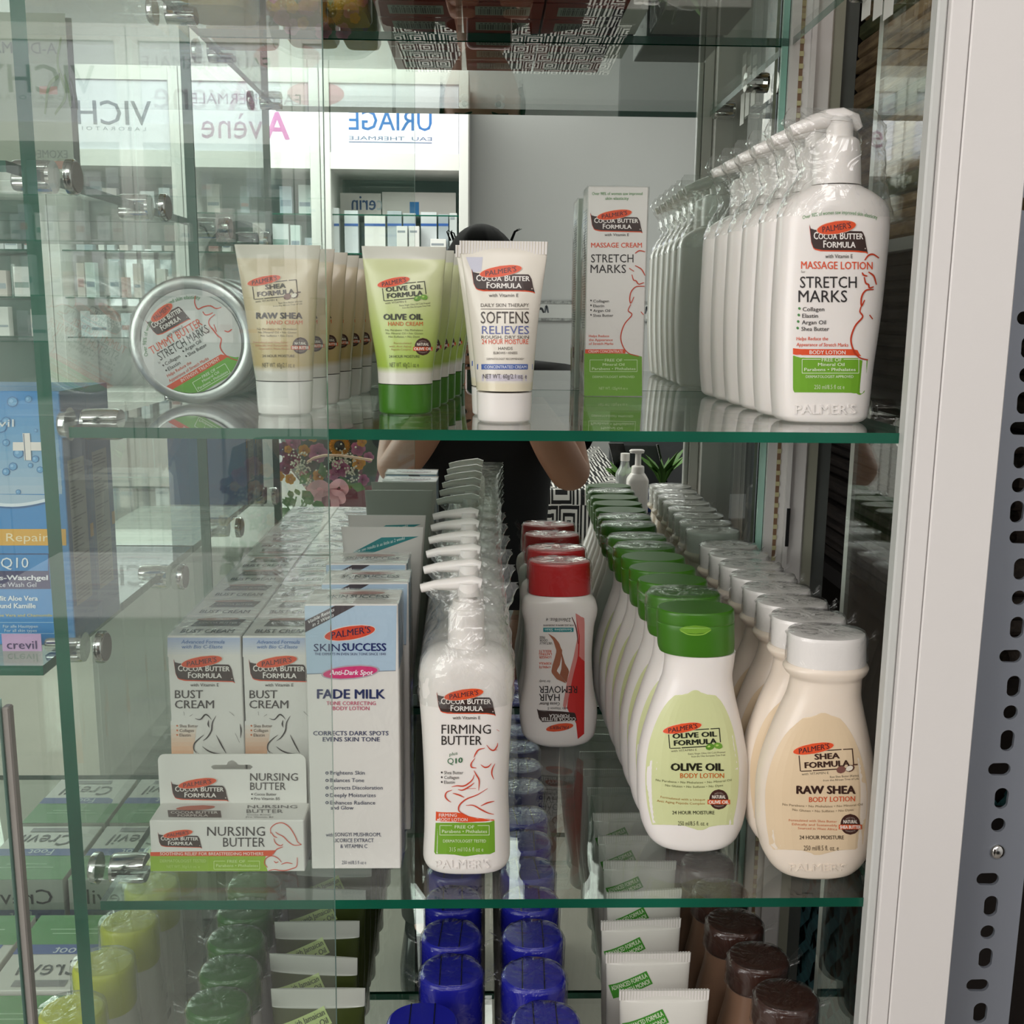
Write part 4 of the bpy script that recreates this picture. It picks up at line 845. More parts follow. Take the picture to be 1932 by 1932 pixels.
pxshape([(1146, 853, 907, .0087, 2), (1131, 854, 906, .0086, 2)], Yc, X0, ZL, zbot=False).mb().build('pump_ring', 'white_plastic', fb)
m = MB().tube(pxs((880, 1133), (880, 1118)), .0052, 16); m.tube(pxs((884, 1122), (884, 1098)), .0072, 18); m.tube(pxs((908, 1102), (890, 1098), (850, 1102), (820, 1104), (794, 1110)), [.0036, .0046, .0042, .0032, .0028], 12); m.build('pump_head', 'white_plastic', fb)
pr = Print(f_front(Yc, og, S, Yc)); cocoa_logo(pr, 824, 935, 1312, 1347)
pr.text('FIRMING', 833, 926, 1384, 17, '2e2826', 2); pr.text('BUTTER', 833, 909, 1405, 17, '2e2826', 2, .006); pr.text('plus', 848, 863, 1426, 6, '4a7a58', 2, slope=-.2); pr.text('Q', 844, 856, 1441, 11, '4a7a58', 2); pr.text('10', 859, 873, 1440, 9.5, '3d6f4a', 2, .03, slope=-.15)
for i, (s_, x_) in enumerate((('Shea Butter', 874), ('Collagen', 866), ('Elastin', 858))): pr.ell(833.5, 1457+i*9, 1.7, 2.1, 20, '4a4545', 2, 4, 2); pr.text(s_, 838, x_, 1460.3+i*9, 6, '5a5452', 2, .004)
pr.fill([(822.5, 1531), (868, 1533), (885, 1540), (905, 1544), (933, 1545), (933, 1548), (905, 1550.5), (878, 1551.5), (850, 1551), (822, 1549)], ORANGE, 0, 12, 8)
pr.fill([(822, 1549), (850, 1551), (878, 1551.5), (905, 1550.5), (933, 1548), (934, 1610), (905, 1614), (878, 1615.5), (850, 1614.5), (819, 1611)], '74a52c', 0, 16, 10)
pr.text('FIRMING', 828, 862, 1540.5, 6, 'fbe8de', 2, .01); pr.text('BODY LOTION', 828, 882, 1548.5, 6, 'fbe8de', 2, .01, slope=.01)
pr.frame(830, 1557, 923, 1575, 1, 'e0efc6', 2, (853, 901)); pr.text('FREE OF', 858, 895, 1562.5, 6, 'e0efc6', 2, .012); pr.text('Parabens • Phthalates', 834, 919, 1571, 6, 'e0efc6', 2, .008); pr.text('DERMATOLOGIST TESTED', 836, 917, 1589, 5.5, 'e0efc6', 2, .006); pr.text('315 ml/10.6 fl oz e', 848, 912, 1606, 8, 'd4e6b4', 2)
for P in ([(937, 1376), (942, 1379)], [(918, 1405), (925, 1413), (932, 1415), (938, 1407), (939, 1401)], [(932, 1415), (938, 1414)], [(915, 1411), (903, 1414), (897, 1422), (894, 1429)], [(896, 1430), (889, 1440), (890, 1447), (899, 1448.5)], [(907, 1442), (914, 1447), (921, 1446), (927, 1440)], [(934, 1440), (929, 1450), (928, 1460), (932, 1470)], [(894, 1453), (899, 1462), (904, 1472), (903, 1491)], [(895, 1461), (890, 1472), (876, 1482), (862, 1482), (852, 1484)], [(864, 1489), (873, 1490), (886, 1483), (895, 1476)], [(881, 1487.5), (898, 1487)], [(853, 1490), (843, 1494), (840, 1502), (845, 1509), (851, 1513)], [(854, 1496), (865, 1499), (876, 1504)], [(920, 1487), (900, 1499), (880, 1507), (868, 1517), (865, 1526), (869, 1532), (885, 1540)], [(879, 1519), (893, 1519), (908, 1527), (920, 1533), (932, 1536)], [(933, 1511), (920, 1514), (907, 1520)]):
    pr.line(P, 2.6, 'cf4a34', 3, taper=.7)
pr.text("PALMER'S", 822, 924, 1638, 16, 'f1ebe6', -2, .015, ext=.0005); pr.build('front_print', fb)
film_bag([(1310, 789, 970, .0255, 3), (1250, 790, 969, .025, 2.8), (1205, 806, 962, .022, 2.4), (1165, 826, 958, .017, 2.2), (1135, 816, 966, .013, 2), (1112, 798, 974, .006, 2), (1098, 797, 976, .0012, 2)], Yc, X0, ZL, fb)
row(fb, [(-.0007*k, .0475*k, 0) for k in range(1, 6)], 'white firming lotion pump bottle', 'of its row', 0)
# --- hair remover bottles
Yc = .2475; X0 = at(1055, 1400, Yc)[0]; og = (X0, Yc, ZL)
hr = thing('lotion_bottle', None, 'bottle', og, 'hair remover bottles with red caps')
S = pxshape([(1403, 1012, 1096, .0135, 3), (1397, 997, 1111, .0155, 3), (1381, 984, 1122, .017, 3), (1340, 980, 1126, .0175, 3), (1290, 987, 1119, .0172, 3), (1230, 992, 1116, .017, 3), (1180, 990, 1120, .017, 3), (1147, 984, 1127, .0175, 2.8), (1130, 987, 1123, .017, 2.6), (1118, 999, 1113, .015, 2.2)], Yc, X0, ZL); S.mb().build('bottle_body', 'white_plastic', hr)
K = pxshape([(1117, 997, 1114, .0155, 2.2), (1062, 998, 1113, .0153, 2.2), (1058, 1000, 1111, .0148, 2.2)], Yc, X0, ZL, zbot=False); K.mb().build('cap', 'red_cap', hr)
film_cap(K, K.z[0], K.z[-1], hr, earsize=.007)
pr = Print(f_front(Yc, og, S, Yc)); U = Warp(pr, 1055, 1270, 1, 1, 180).p       # printed upside down
ux = lambda x: 1055-x; uy = lambda y: 1270-y
RED_, PINK_ = 'cc2f2c', 'd98a84'
pr.fill([(1086, 1157), (1097, 1160), (1103, 1167), (1103, 1250), (1085, 1270), (1078, 1300), (1066, 1340), (1062, 1330), (1070, 1285), (1082, 1240), (1090, 1200)], PINK_, 0, 20, 4)
pr.fill([(1086, 1160), (1092, 1200), (1090, 1240), (1080, 1280), (1071, 1325), (1069, 1340), (1080, 1350), (1087, 1365), (1090, 1394), (1102, 1393), (1103, 1290), (1103, 1245), (1092, 1252), (1094, 1200)], RED_, 1, 24, 4)
pr.line([(1079, 1164), (1087, 1185), (1091, 1215)], 2, '6a2a2a', 1)
U.text('COCOA BUTTER', ux(1086), ux(1021), uy(1353), 6.5, 'f0ebe6', 4, .02)
pr.fill([(1013, 1337), (1017, 1340), (1083, 1343), (1086, 1348), (1089, 1361), (1023, 1362), (1017, 1355)], BROWN, 2, 10, 4); U.text('FORMULA', ux(1074), ux(1036), uy(1347), 6, 'f0ebe6', 4, .02)
pr.ell(1056, 1372, 26, 7, 9, ORANGE, 3); U.text("PALMER'S", -18, 18, uy(1369), 6, '4a3038', 5, .01, .1)
U.text('with Vitamin E', ux(1072), ux(1033), uy(1334), 4.5, '4a4442', 3); U.text('Cocoa Butter', ux(1056), ux(1017), uy(1325), 5.5, '4a4442', 3, .02, .2); U.text('HAIR', ux(1056), ux(1017), uy(1309), 13, '2e2a2a', 3, .004); U.text('REMOVER', ux(1089), ux(1017), uy(1294), 13, '2e2a2a', 3, .004); U.text('for body', ux(1038), ux(1017), uy(1283), 4.5, '4a4442', 3, .004, .2)
for s_, a, b_, y, c_ in (('4 MINUTE', 1039, 1017, 1256, ORANGE), ('FORMULA', 1040, 1017, 1249, ORANGE), ('LONGER', 1040, 1017, 1237.5, ORANGE), ('LASTING', 1041, 1017, 1231.5, ORANGE), ('RESULTS', 1040, 1017, 1226, ORANGE), ('VIRTUALLY', 1042, 1018, 1211, '55504e'), ('ODOR', 1033, 1018, 1205.5, '55504e'), ('FREE', 1028, 1018, 1200, '55504e')): U.text(s_, ux(a), ux(b_), uy(y), 4.5, c_, 3, .01)
pr.rect(1025, 1184, 1082, 1192, '2d8f92', 2, 2, 6); U.text('Sensitive Skin', ux(1079), ux(1028), uy(1185.5), 5, 'd8ecea', 4, .01); U.text('FOR LEGS, BIKINI & UNDERARMS', ux(1082), ux(1025), uy(1178), 3, '3a3636', 3, .01); U.text('236ml/8oz. e', ux(1077), ux(1030), uy(1166), 6.5, '5a5452', 3, .004, .15)
pr.fill([(1034, 1195), (1046, 1202), (1055, 1213), (1058, 1222), (1061, 1227), (1059, 1240), (1056, 1255), (1050, 1265), (1066, 1285), (1068, 1289), (1050, 1281), (1040, 1268), (1042, 1256), (1047, 1240), (1050, 1228), (1044, 1208)], 'a8694e', 2, 24, 3)
pr.fill([(1058, 1225), (1062, 1238), (1066, 1252), (1074, 1265), (1069, 1288), (1056, 1272), (1059, 1262), (1060, 1245)], '9c5f46', 3, 12, 3)
pr.build('front_print', hr)
hr['label'] = 'white hair remover bottle with red cap, nearer one, print upside down'
copy_thing(hr, (X0+.0005, .2955, ZL), 'white hair remover bottle with red cap, farther one, against the mirror', 0)
# --- olive oil body lotion bottles
Yc = .0735; X0 = at(1310, 1600, Yc)[0]; og = (X0, Yc, ZL)
ol = thing('lotion_bottle', None, 'bottle', og, 'olive oil lotion bottles with green caps')
S = pxshape([(1604, 1250, 1358, .0155, 2.6), (1599, 1234, 1373, .0172, 2.7), (1582, 1219, 1388, .0188, 2.8), (1550, 1208, 1400, .0195, 2.7), (1500, 1202, 1408, .0195, 2.6), (1444, 1202, 1411, .0195, 2.6), (1385, 1211, 1402, .0188, 2.5), (1330, 1228, 1390, .0178, 2.4), (1295, 1241, 1383, .017, 2.3), (1265, 1251, 1381, .0165, 2.2), (1240, 1254, 1385, .0168, 2.1), (1226, 1252, 1387, .017, 2.1)], Yc, X0, ZL)
S.mb().build('bottle_body', 'white_plastic', ol)
K = pxshape([(1225, 1244, 1384, .0172, 2.1), (1216, 1241, 1385, .0175, 2.1), (1172, 1239, 1385, .0175, 2.1), (1170, 1240, 1384, .0172, 2.1), (1167, 1239, 1385, .0175, 2.1), (1148, 1240, 1384, .0174, 2.1), (1145, 1243, 1381, .0168, 2.1)], Yc, X0, ZL, 4, zbot=False); K.mb().build('cap', 'green_cap', ol)
pr = Print(f_front(Yc, og, K, Yc)); pr.ell(1312, 1188, 30, 8, 0, '6f9f2e', 0, 8, 8); pr.line([(1284, 1190), (1300, 1197), (1325, 1197), (1341, 1189)], 2.2, '8fbb48', 1); pr.build('painted_thumb_recess', ol)  # flat recess: the light on it and its lip painted in paler greens
pr = Print(f_front(Yc, og, S, Yc))
O2 = [(1285, 1306), (1310, 1302), (1340, 1306), (1362, 1325), (1380, 1365), (1390, 1410), (1394, 1450), (1392, 1500), (1384, 1545), (1376, 1562), (1310, 1566), (1238, 1560), (1226, 1540), (1219, 1500), (1218, 1450), (1225, 1400), (1243, 1350), (1265, 1318)]
pr.fill(smooth_line(O2+[O2[0]]), 'd3d8a2', 0, 26, 12)
stamp_logo(pr, 1261, 1358, 1379, 1412, ('OLIVE OIL', 'FORMULA'), '22261a', 'olive', 3)
pr.text('OLIVE OIL', 1265, 1366, 1453.5, 13.5, '22200f', 2, .05); pr.text('BODY LOTION', 1283, 1366, 1467.5, 9, 'c9691f', 2, .016, slope=-.0)
pr.text('No Parabens • No Phthalates • No Mineral Oil', 1237, 1380, 1478, 4, '6b6c48', 2, arc=-5); pr.text('No Gluten • No Sulfates • No Dyes', 1255, 1364, 1486, 4, '6b6c48', 2, arc=-3)
pr.text('Formulated with a Unique', 1246, 1330, 1507, 4, 'b08040', 2, arc=-2, slope=.06); pr.text('Anti Aging Peptide Complex', 1239, 1330, 1514, 4, 'b08040', 2, arc=-2, slope=.06)
badge(pr, 1356, 1508, 18, 'OLIVE OIL'); pr.text('24 HOUR MOISTURE', 1268, 1348, 1536, 6.5, '3a3a28', 2, .014); pr.text('250 ml/8.5 fl. oz. e', 1279, 1336, 1557, 8, '4a4a34', 2); pr.build('front_print', ol)
offs = [(-.0012*k, .0372*k, 0) for k in range(1, 7)]
row(ol, offs, 'lotion bottle with bright green cap', 'of its row', 0)
fl = None
for o in list(C.objects):
    if o.get('group') == 'olive oil lotion bottles with green caps' and o is not ol and round((o.location[1]-ol.location[1])/.0372) in (1, 5, 6):
        if fl is None: fl = film_cap(K, K.z[0]+.006, K.z[-1], o, earsize=.009, ear=(-1, 1), name='wrapper')
        else: k_ = fl.copy(); C.objects.link(k_); k_.parent = o
# --- raw shea body lotion bottles
Yc = .0375; X0 = at(1540, 1650, Yc)[0]; og = (X0, Yc, ZL)
sh = thing('lotion_bottle', None, 'bottle', og, 'raw shea lotion bottles with frosted caps')
S = pxshape([(1651, 1476, 1590, .0155, 2.6), (1645, 1460, 1606, .0175, 2.7), (1625, 1444, 1624, .0192, 2.8), (1600, 1434, 1637, .0197, 2.7), (1540, 1426, 1647, .0197, 2.6), (1485, 1427, 1649, .0197, 2.6), (1440, 1433, 1646, .0195, 2.5), (1370, 1457, 1634, .018, 2.4), (1330, 1475, 1626, .0172, 2.3), (1302, 1487, 1622, .017, 2.2), (1276, 1492, 1624, .0172, 2.1), (1265, 1482, 1633, .0185, 2.1), (1256, 1478, 1637, .019, 2.1), (1248, 1484, 1633, .0182, 2.1)], Yc, X0, ZL)
S.mb().build('bottle_body', 'cream_plastic', sh)
K = pxshape([(1248, 1486, 1632, .018, 2.1), (1200, 1487, 1632, .018, 2.1), (1193, 1489, 1630, .0175, 2.1)], Yc, X0, ZL, zbot=False); K.mb().build('cap', 'frosted_cap', sh)
film_cap(K, K.z[0], K.z[-1], sh, ex=.0012, earsize=.007, ear=(1,))
pr = Print(f_front(Yc, og, S, Yc))
O2 = [(1520, 1350), (1550, 1345), (1578, 1350), (1603, 1378), (1622, 1420), (1634, 1470), (1636, 1520), (1630, 1570), (1620, 1600), (1545, 1613), (1462, 1604), (1450, 1580), (1444, 1530), (1445, 1480), (1458, 1430), (1482, 1385)]
pr.fill(smooth_line(O2+[O2[0]]), 'e2caa8', 0, 26, 12)
stamp_logo(pr, 1507, 1609, 1418, 1455, ('SHEA', 'FORMULA'), '3d241c', 'shea', 3)
pr.text('RAW SHEA', 1502, 1614, 1497, 14.5, '38201a', 2, .05); pr.text('BODY LOTION', 1526, 1613, 1513, 9.5, 'd0532a', 2, .016, slope=-.02)
pr.text('No Parabens • No Phthalates • No Mineral Oil', 1476, 1627, 1523, 4.2, '86745a', 2, arc=-4); pr.text('No Gluten • No Sulfates • No Dyes', 1495, 1610, 1532, 4.2, '86745a', 2, arc=-3)
for i, (s_, a) in enumerate((('Formulated with Shea Butter', 1488), ('Ethically and Sustainably', 1494), ('Sourced in West Africa', 1505))): pr.text(s_, a, 1579, 1549+i*7.5, 4.2, 'd0764e', 2, slope=.03)
badge(pr, 1604, 1555, 18.5, 'SHEA BUTTER'); pr.text('24 HOUR MOISTURE', 1508, 1592, 1583, 7, '4a3a2c', 2, .014); pr.text('250 ml/8.5 fl. oz. e', 1516, 1582, 1604, 9, '5a4a38', 2)
pr.text("PALMER'S", 1489, 1597, 1643, 13, 'eee0d0', -2, .015, ext=.0004); pr.build('front_print', sh)
row(sh, [(-.0006*k, .0365*k, 0) for k in range(1, 8)], 'cream lotion bottle with frosted cap', 'of its row', 0)
# ================================================================ lowest shelf
ZTOP = -.38
def cap_bottle(name, label, cat, group, xy, z0, H, a, b, capm, bodym, caph, film=True, shoulder=1.22, capn=2.2, earside=(1,), lid=True):
    """round-shouldered bottle with a broad cap, standing at xy on z0, height H"""
    t = thing(name, label, cat, (xy[0], xy[1], z0), group); nz = H-caph
    S = Shape([(0, a*1.0, b*.95, 2.8, 0), (.003, a*1.12, b*1.1, 2.8, 0), (nz*.3, a*shoulder, b*shoulder*1.02, 2.6, 0), (nz*.72, a*shoulder*.98, b*shoulder, 2.4, 0), (nz*.93, a*1.0, b*1.0, 2.2, 0), (nz, a*.94, b*.94, 2.1, 0)]); S.mb().build('bottle_body', bodym, t)
    K = Shape([(nz, a*.97, b*.97, capn, 0), (nz+.002, a, b, capn, 0), (H-.004, a, b, capn, 0), (H-.0012, a*.965, b*.965, capn, 0), (H, a*.9, b*.9, capn, 0)], 4); K.mb().build('cap', capm, t)
    if lid:
        m = MB()
        for x in (-a*.35, a*.32): m.box(x-.00035, x+.00035, -b*.86, b*.86, H+.0001, H+.0004)
        m.build('lid_seam', 'black', t)
    if film: film_cap(K, nz-.004 if nz > .02 else nz, H, t, ear=earside, earsize=.011)
    return t
def place_row(proto, pts, labels):
    proto['label'] = labels[0]
    for p, l in zip(pts[1:], labels[1:]): copy_thing(proto, (p[0], p[1], proto.location[2]), l, random.uniform(-.12, .12))
def lab(desc, n, tail): return [f"{desc}, {ORD[k] if k < n-1 else 'hindmost'} {tail}" for k in range(n)]
H = ZTOP-ZB
ra = [(onz(797, 1925, ZTOP)), onz(810, 1835, ZTOP), onz(806, 1763, ZTOP)]; xa_ = -.0225
PA = [(onz(797, 1925, ZTOP)[0], .0105), (-.0205, .0640), (-.022, .108), (-.022, .155), (-.022, .202), (-.022, .249), (-.022, .294)]
t = cap_bottle('lotion_bottle', None, 'bottle', 'blue capped bottles on the lowest shelf', PA[0], ZB, H, .0232, .0205, 'blue_cap', 'milky_plastic', .052, False, 1.16)
t['label'] = 'bottle with a bright blue unwrapped cap, foremost below the firming lotion'
t2 = cap_bottle('lotion_bottle', None, 'bottle', 'blue capped bottles on the lowest shelf', PA[1], ZB, H, .0218, .0195, 'blue_cap', 'milky_plastic', .052, True, 1.16, earside=(1, -1))
place_row(t2, PA[1:], lab('wrapped blue capped bottle', 6, 'below the firming lotion'))
PB = [(onz(1030, 1925, ZTOP)[0], .011), (onz(1007, 1836, ZTOP)[0], .0595), (.0375, .107), (.0375, .154), (.0375, .20), (.0375, .247), (.0375, .294)]
t2 = cap_bottle('lotion_bottle', None, 'bottle', 'blue capped bottles on the lowest shelf', PB[0], ZB, H, .0222, .0198, 'blue_cap', 'milky_plastic', .052, True, 1.16, earside=(-1,))
place_row(t2, PB, lab('wrapped blue capped bottle', 7, 'below the hair remover'))
PG = [(-.172, .031), (-.173, .068), (-.177, .105), (-.179, .142), (-.180, .180), (-.181, .218), (-.182, .256), (-.182, .294)]
t = cap_bottle('lotion_bottle', None, 'bottle', 'green capped bottles on the lowest shelf', PG[0], ZB, H, .0205, .0165, 'dark_green_cap', 'milky_plastic', .03, True, 1.2, earside=(1, -1), lid=False)
place_row(t, PG, lab('wrapped green capped bottle', 8, 'below the nursing carton'))
PW = [(.203, .034), (.1955, .078), (.189, .122), (.188, .166), (.187, .21), (.186, .254), (.185, .294)]
t = cap_bottle('lotion_bottle', None, 'bottle', 'brown capped bottles on the lowest shelf', PW[0], ZB, H, .0215, .0185, 'brown_cap', 'brown_lotion', .021, True, 1.3, earside=(1,), lid=False)
place_row(t, PW, lab('brown lotion bottle with dark cap', 7, 'of its row'))
# castor oil tubes: translucent flat seal, dark green body, pale green sticker
inkplas('oil_tube', .2)
def low_tube(name, label, group, x, y, hw, seal, sealm, fn, H_=H):
    t = thing(name, label, 'tube', (x, y, ZB), group)
    Shape([(0, .0165, .0165, 2, 0), (.002, .018, .018, 2, 0), (.028, .018, .018, 2, 0)]).mb().build('cap', 'white_plastic', t)
    B = Shape([(.028, .0195, .0185, 2, 0), (.04, .021, .019, 2, 0), (H_*.6, hw*.93, .012, 2, 0), (H_-seal, hw*.985, .0028, 2, 0), (H_-seal+.001, hw*.99, .0016, 2, 0), (H_, hw, .0009, 2, 0)], 6)
    colour_body(B, fn, 'tube_body', t, 'oil_tube'); return t, B
t, B = low_tube('castor_oil_tube', None, 'castor oil tubes on the lowest shelf', -.109, .045, .0315, .0135, None, lambda z: 'b9bab2' if z > H-.0132 else '3c4420')
def sticker(t, B, x0, zc, w_, col, l1, l2, ink, seal=0):
    q = Print(lambda P, lift: np.stack([P[:, 0], B.front(P[:, 0], P[:, 1])-lift, P[:, 1]], 1)); k = Warp(q, x0, zc, w_, -w_, -24)
    k.p.fill([(-.5, -.17), (.5, -.17), (.52, .17), (-.52, .17)], col, 2, 5, 6); k.p.text(l1, -.46, .47, -.03, .11, ink, 4, .016); k.p.text(l2, -.2 if len(l2) < 12 else -.4, .47, .13, .11, ink, 4, .016); return q
sticker(t, B, -.010, H-.0245, .036, 'a9bb76', 'New with Jamaican', 'Black Castor Oil', '2f3a22').build('sticker', t)
PT = [(-.109, .045), (-.118, .082), (-.122, .125), (-.122, .170), (-.122, .214), (-.122, .258), (-.122, .298)]
place_row(t, PT, lab('dark green oil tube with pale seal', 7, 'of its row'))
t, B = low_tube('white_tube', None, 'white tubes with green stickers on the lowest shelf', .123, .041, .0305, .008, None, lambda z: 'dcdad2')
sticker(t, B, -.013, H-.022, .029, '3f8f2a', 'ADVANCED FORMULA', 'WITH MONOI', 'e6efd6').build('sticker', t); crimp(t, B, 0, .007, 'white_card')
bp = Print(f_flat((.0, .0014, H-.012), (-.004, 0, 0), (0, 0, .004), (0, 1, 0))); bp.rect(-.4, -.6, .4, .8, '2a2c2a', 2, 2, 2); bp.build('back_mark', t)
PT = [(.123, .041), (.1185, .083), (.1195, .125), (.128, .166), (.131, .212), (.131, .256), (.131, .298)]
place_row(t, PT, lab('white tube with green sticker', 7, 'of its row'))
# ================================================================ beyond the divider
# blue face wash boxes
ZS = -.1394; Yf = onz(60, 1217, ZS)[1]; xr = at(129, 1000, Yf)[0]; zt = at(60, 738, Yf)[2]; xl = xr-.0825
D_ = .040
plas('blue_card', '2f86c4', .4)
t = thing('face_wash_box', 'bright blue face wash box with white cross, nearer of two beyond the divider', 'box', ((xl+xr)/2, Yf, ZS), 'blue face wash boxes'); w_ = xr-xl; h = zt-ZS
MB().box(-w_/2, w_/2, 0, D_, 0, h, .0006).build('carton_body', 'blue_card', t)
og = ((xl+xr)/2, Yf, ZS); pr = Print(f_front(Yf, og))
for k in range(12): pr.rect(-120+k*.1, 740+k*16, 104+k*1.2, 756+k*16, mixc('2f86c4', 'a6bed0', k/11), 0, 1, 6)
wave = [(x, 939+14*math.sin((x+60)/52)) for x in range(-120, 119, 12)]
pr.fill([(-120, 932), (118, 932)]+[(x, y) for x, y in wave[::-1]], 'a6bed0', 1, 10, 10); pr.line(wave, 6, 'dce6ee', 2, False, 0); pr.line([(x, y+5) for x, y in wave], 2.5, '1f5f94', 2, False, 0)
for x, y, r in ((24, 758, 10.5), (54, 753, 7), (12, 795, 9), (2, 805, 12), (12, 835, 7), (35, 855, 10), (25, 880, 8), (12, 890, 7.5), (68, 812, 3.5), (67, 866, 7), (58, 878, 5), (76, 886, 6.5), (35, 928, 5), (-20, 780, 10), (-45, 860, 9)):
    pr.ell(x, y, r, r, 0, '2a6ea6', 2, 8, 4); pr.ell(x, y, r*.82, r*.82, 0, '5f9fcc', 3, 8, 4); pr.ell(x-r*.2, y-r*.15, r*.35, r*.35, 0, '8abbe0', 4, 5, 3)
pr.rect(25, 834, 79, 850, 'e9e2dc', 4, 1, 4); pr.fill([(43.5, 817), (57, 817), (60, 868), (47, 868)], 'e9e2dc', 5, 4, 2); pr.line([(45.5, 818), (49, 868)], 1.2, '3a5a80', 6, False, 0)
pr.text('crevil', -50, 27, 805, 14, 'd8dde0', 5)
pr.fill([(-120, 998), (124.5, 998), (125.5, 1029), (-120, 1029)], 'e0a93a', 1, 2, 6); pr.text('Dermal Repair', -92, 92, 1021, 15, 'f3e2b8', 2)
pr.frame(-110, 1045, 92, 1078, 1.6, '1d2f5e', 2); pr.text('Q10', 2, 54, 1071, 19, 'e6edf2', 2); pr.fill([(-120, 1077), (93, 1077), (96, 1111), (-120, 1111)], '2d2c5e', 1, 2, 4)
pr.text('Gesichts-Waschgel', -62, 91, 1094, 9, 'e8e8ee', 3, .03); pr.text('Face Wash Gel', -12, 69, 1107, 8.5, 'd5d5e2', 3)
pr.text('Mit Aloe Vera', -6, 72, 1133, 9, 'e0eaf0', 2, .03); pr.text('und Kamille', 1, 68, 1147, 9, 'e0eaf0', 2, .03); pr.text('Aloe Vera and Chamomile', -12, 99, 1163, 5, 'b9b86a', 2, .02)
pr.frame(-115, 1174, 103, 1195, 1, 'a8d2ea', 2); pr.text('Für alle Hauttypen', 6, 72, 1184, 5.5, 'c8dde9', 2, .01); pr.text('For all skin types', 9, 70, 1192, 5.5, 'c8dde9', 2, .01)
pr.build('front_print', t)
sd = Print(f_flat((w_/2, 0, h), (0, D_, 0), (0, 0, h), (1, 0, 0))); sd.rect(0, 0, 1, 1, '2a5a8a', 0, 2, 2); sd.rect(.12, .27, .78, .85, '9a9c98', 1, 2, 2)
for k in range(42):
    if random.random() < .88: sd.rect(.16, .285+k*.0132, random.uniform(.3, .75), .2905+k*.0132, '4c4f52', 2, 1, 1)
sd.text('crevil', .25, .8, .16, .03, 'a8b4bc', 2); sd.rect(.86, .555, 1, .61, 'c8922e', 2, 1, 1); sd.build('side_print', t)
copy_thing(t, (t.location[0]-.0004, Yf+D_+.0015, ZS), 'bright blue face wash box, farther one behind the nearer blue box', 0)
p_ = at(40, 1200, Yf-.012); t = thing('price_card', 'small pink shelf card with dark lettering before the blue box', 'card', (p_[0], Yf-.012, ZS))
plas('pink_card', 'c9a3cc', .5); wc, hc = .0235, (onz(40, 1196, ZS)[2]*0+at(40, 1196, Yf-.012)[2]-ZS)
MB().box(-wc/2, wc/2, 0, .0005, 0, hc).build('card', 'pink_card', t); q = Print(f_flat((0, 0, 0), (1, 0, 0), (0, 0, 1), (0, -1, 0))); q.text('crevil', -.009, .009, -.0015, .0052, '3d2a5e', 2); q.build('lettering', t)
# hanging leaflet that faces the mirror
Yv = .317; L_ = [at(x, y, Yv) for x, y in ((-70, 20), (122, 25), (153, 312), (-70, 312))]
t = thing('leaflet', 'grey-green leaflet standing on the shelf beyond the divider, print facing the mirror', 'leaflet', ((L_[0][0]+L_[2][0])/2, Yv, .1426)); plas('leaflet_paper', '8f9a88', .5)
x0, x1 = L_[0][0]-t.location[0], L_[1][0]-t.location[0]; hz = L_[1][2]-.1426
MB().box(x0, x1, 0, .0006, 0, hz).build('sheet', 'leaflet_paper', t)
for nm, fn in (('print_through', f_flat((x1, 0, hz), (x0-x1, 0, 0), (0, 0, hz), (0, -1, 0))), ('print', f_flat((x1, .0006, hz), (x0-x1, 0, 0), (0, 0, hz), (0, 1, 0)))):
    q = Print(fn); k = '5e6a5e' if nm == 'print_through' else '33442f'
    q.text('A-DERMA', .1, .75, .2, .055, k, 2); q.text('EXOMEGA', .06, .5, .72, .04, k, 2); q.rect(.05, .735, .5, .775, 'b07f6e', 1, 1, 2); q.rect(.12, .36, .3, .40, 'b07f6e', 1, 1, 2); q.rect(.04, .93, .32, .955, '66794c', 1, 1, 2)
    for P in ([(.05, .12), (.1, .25), (.04, .4), (.16, .5)], [(.08, .3), (.2, .36), (.26, .5)], [(.04, .3), (.01, .38), (.0, .46)]): q.line(P, .025, '5f7a3a', 2)
    q.build(nm, t)
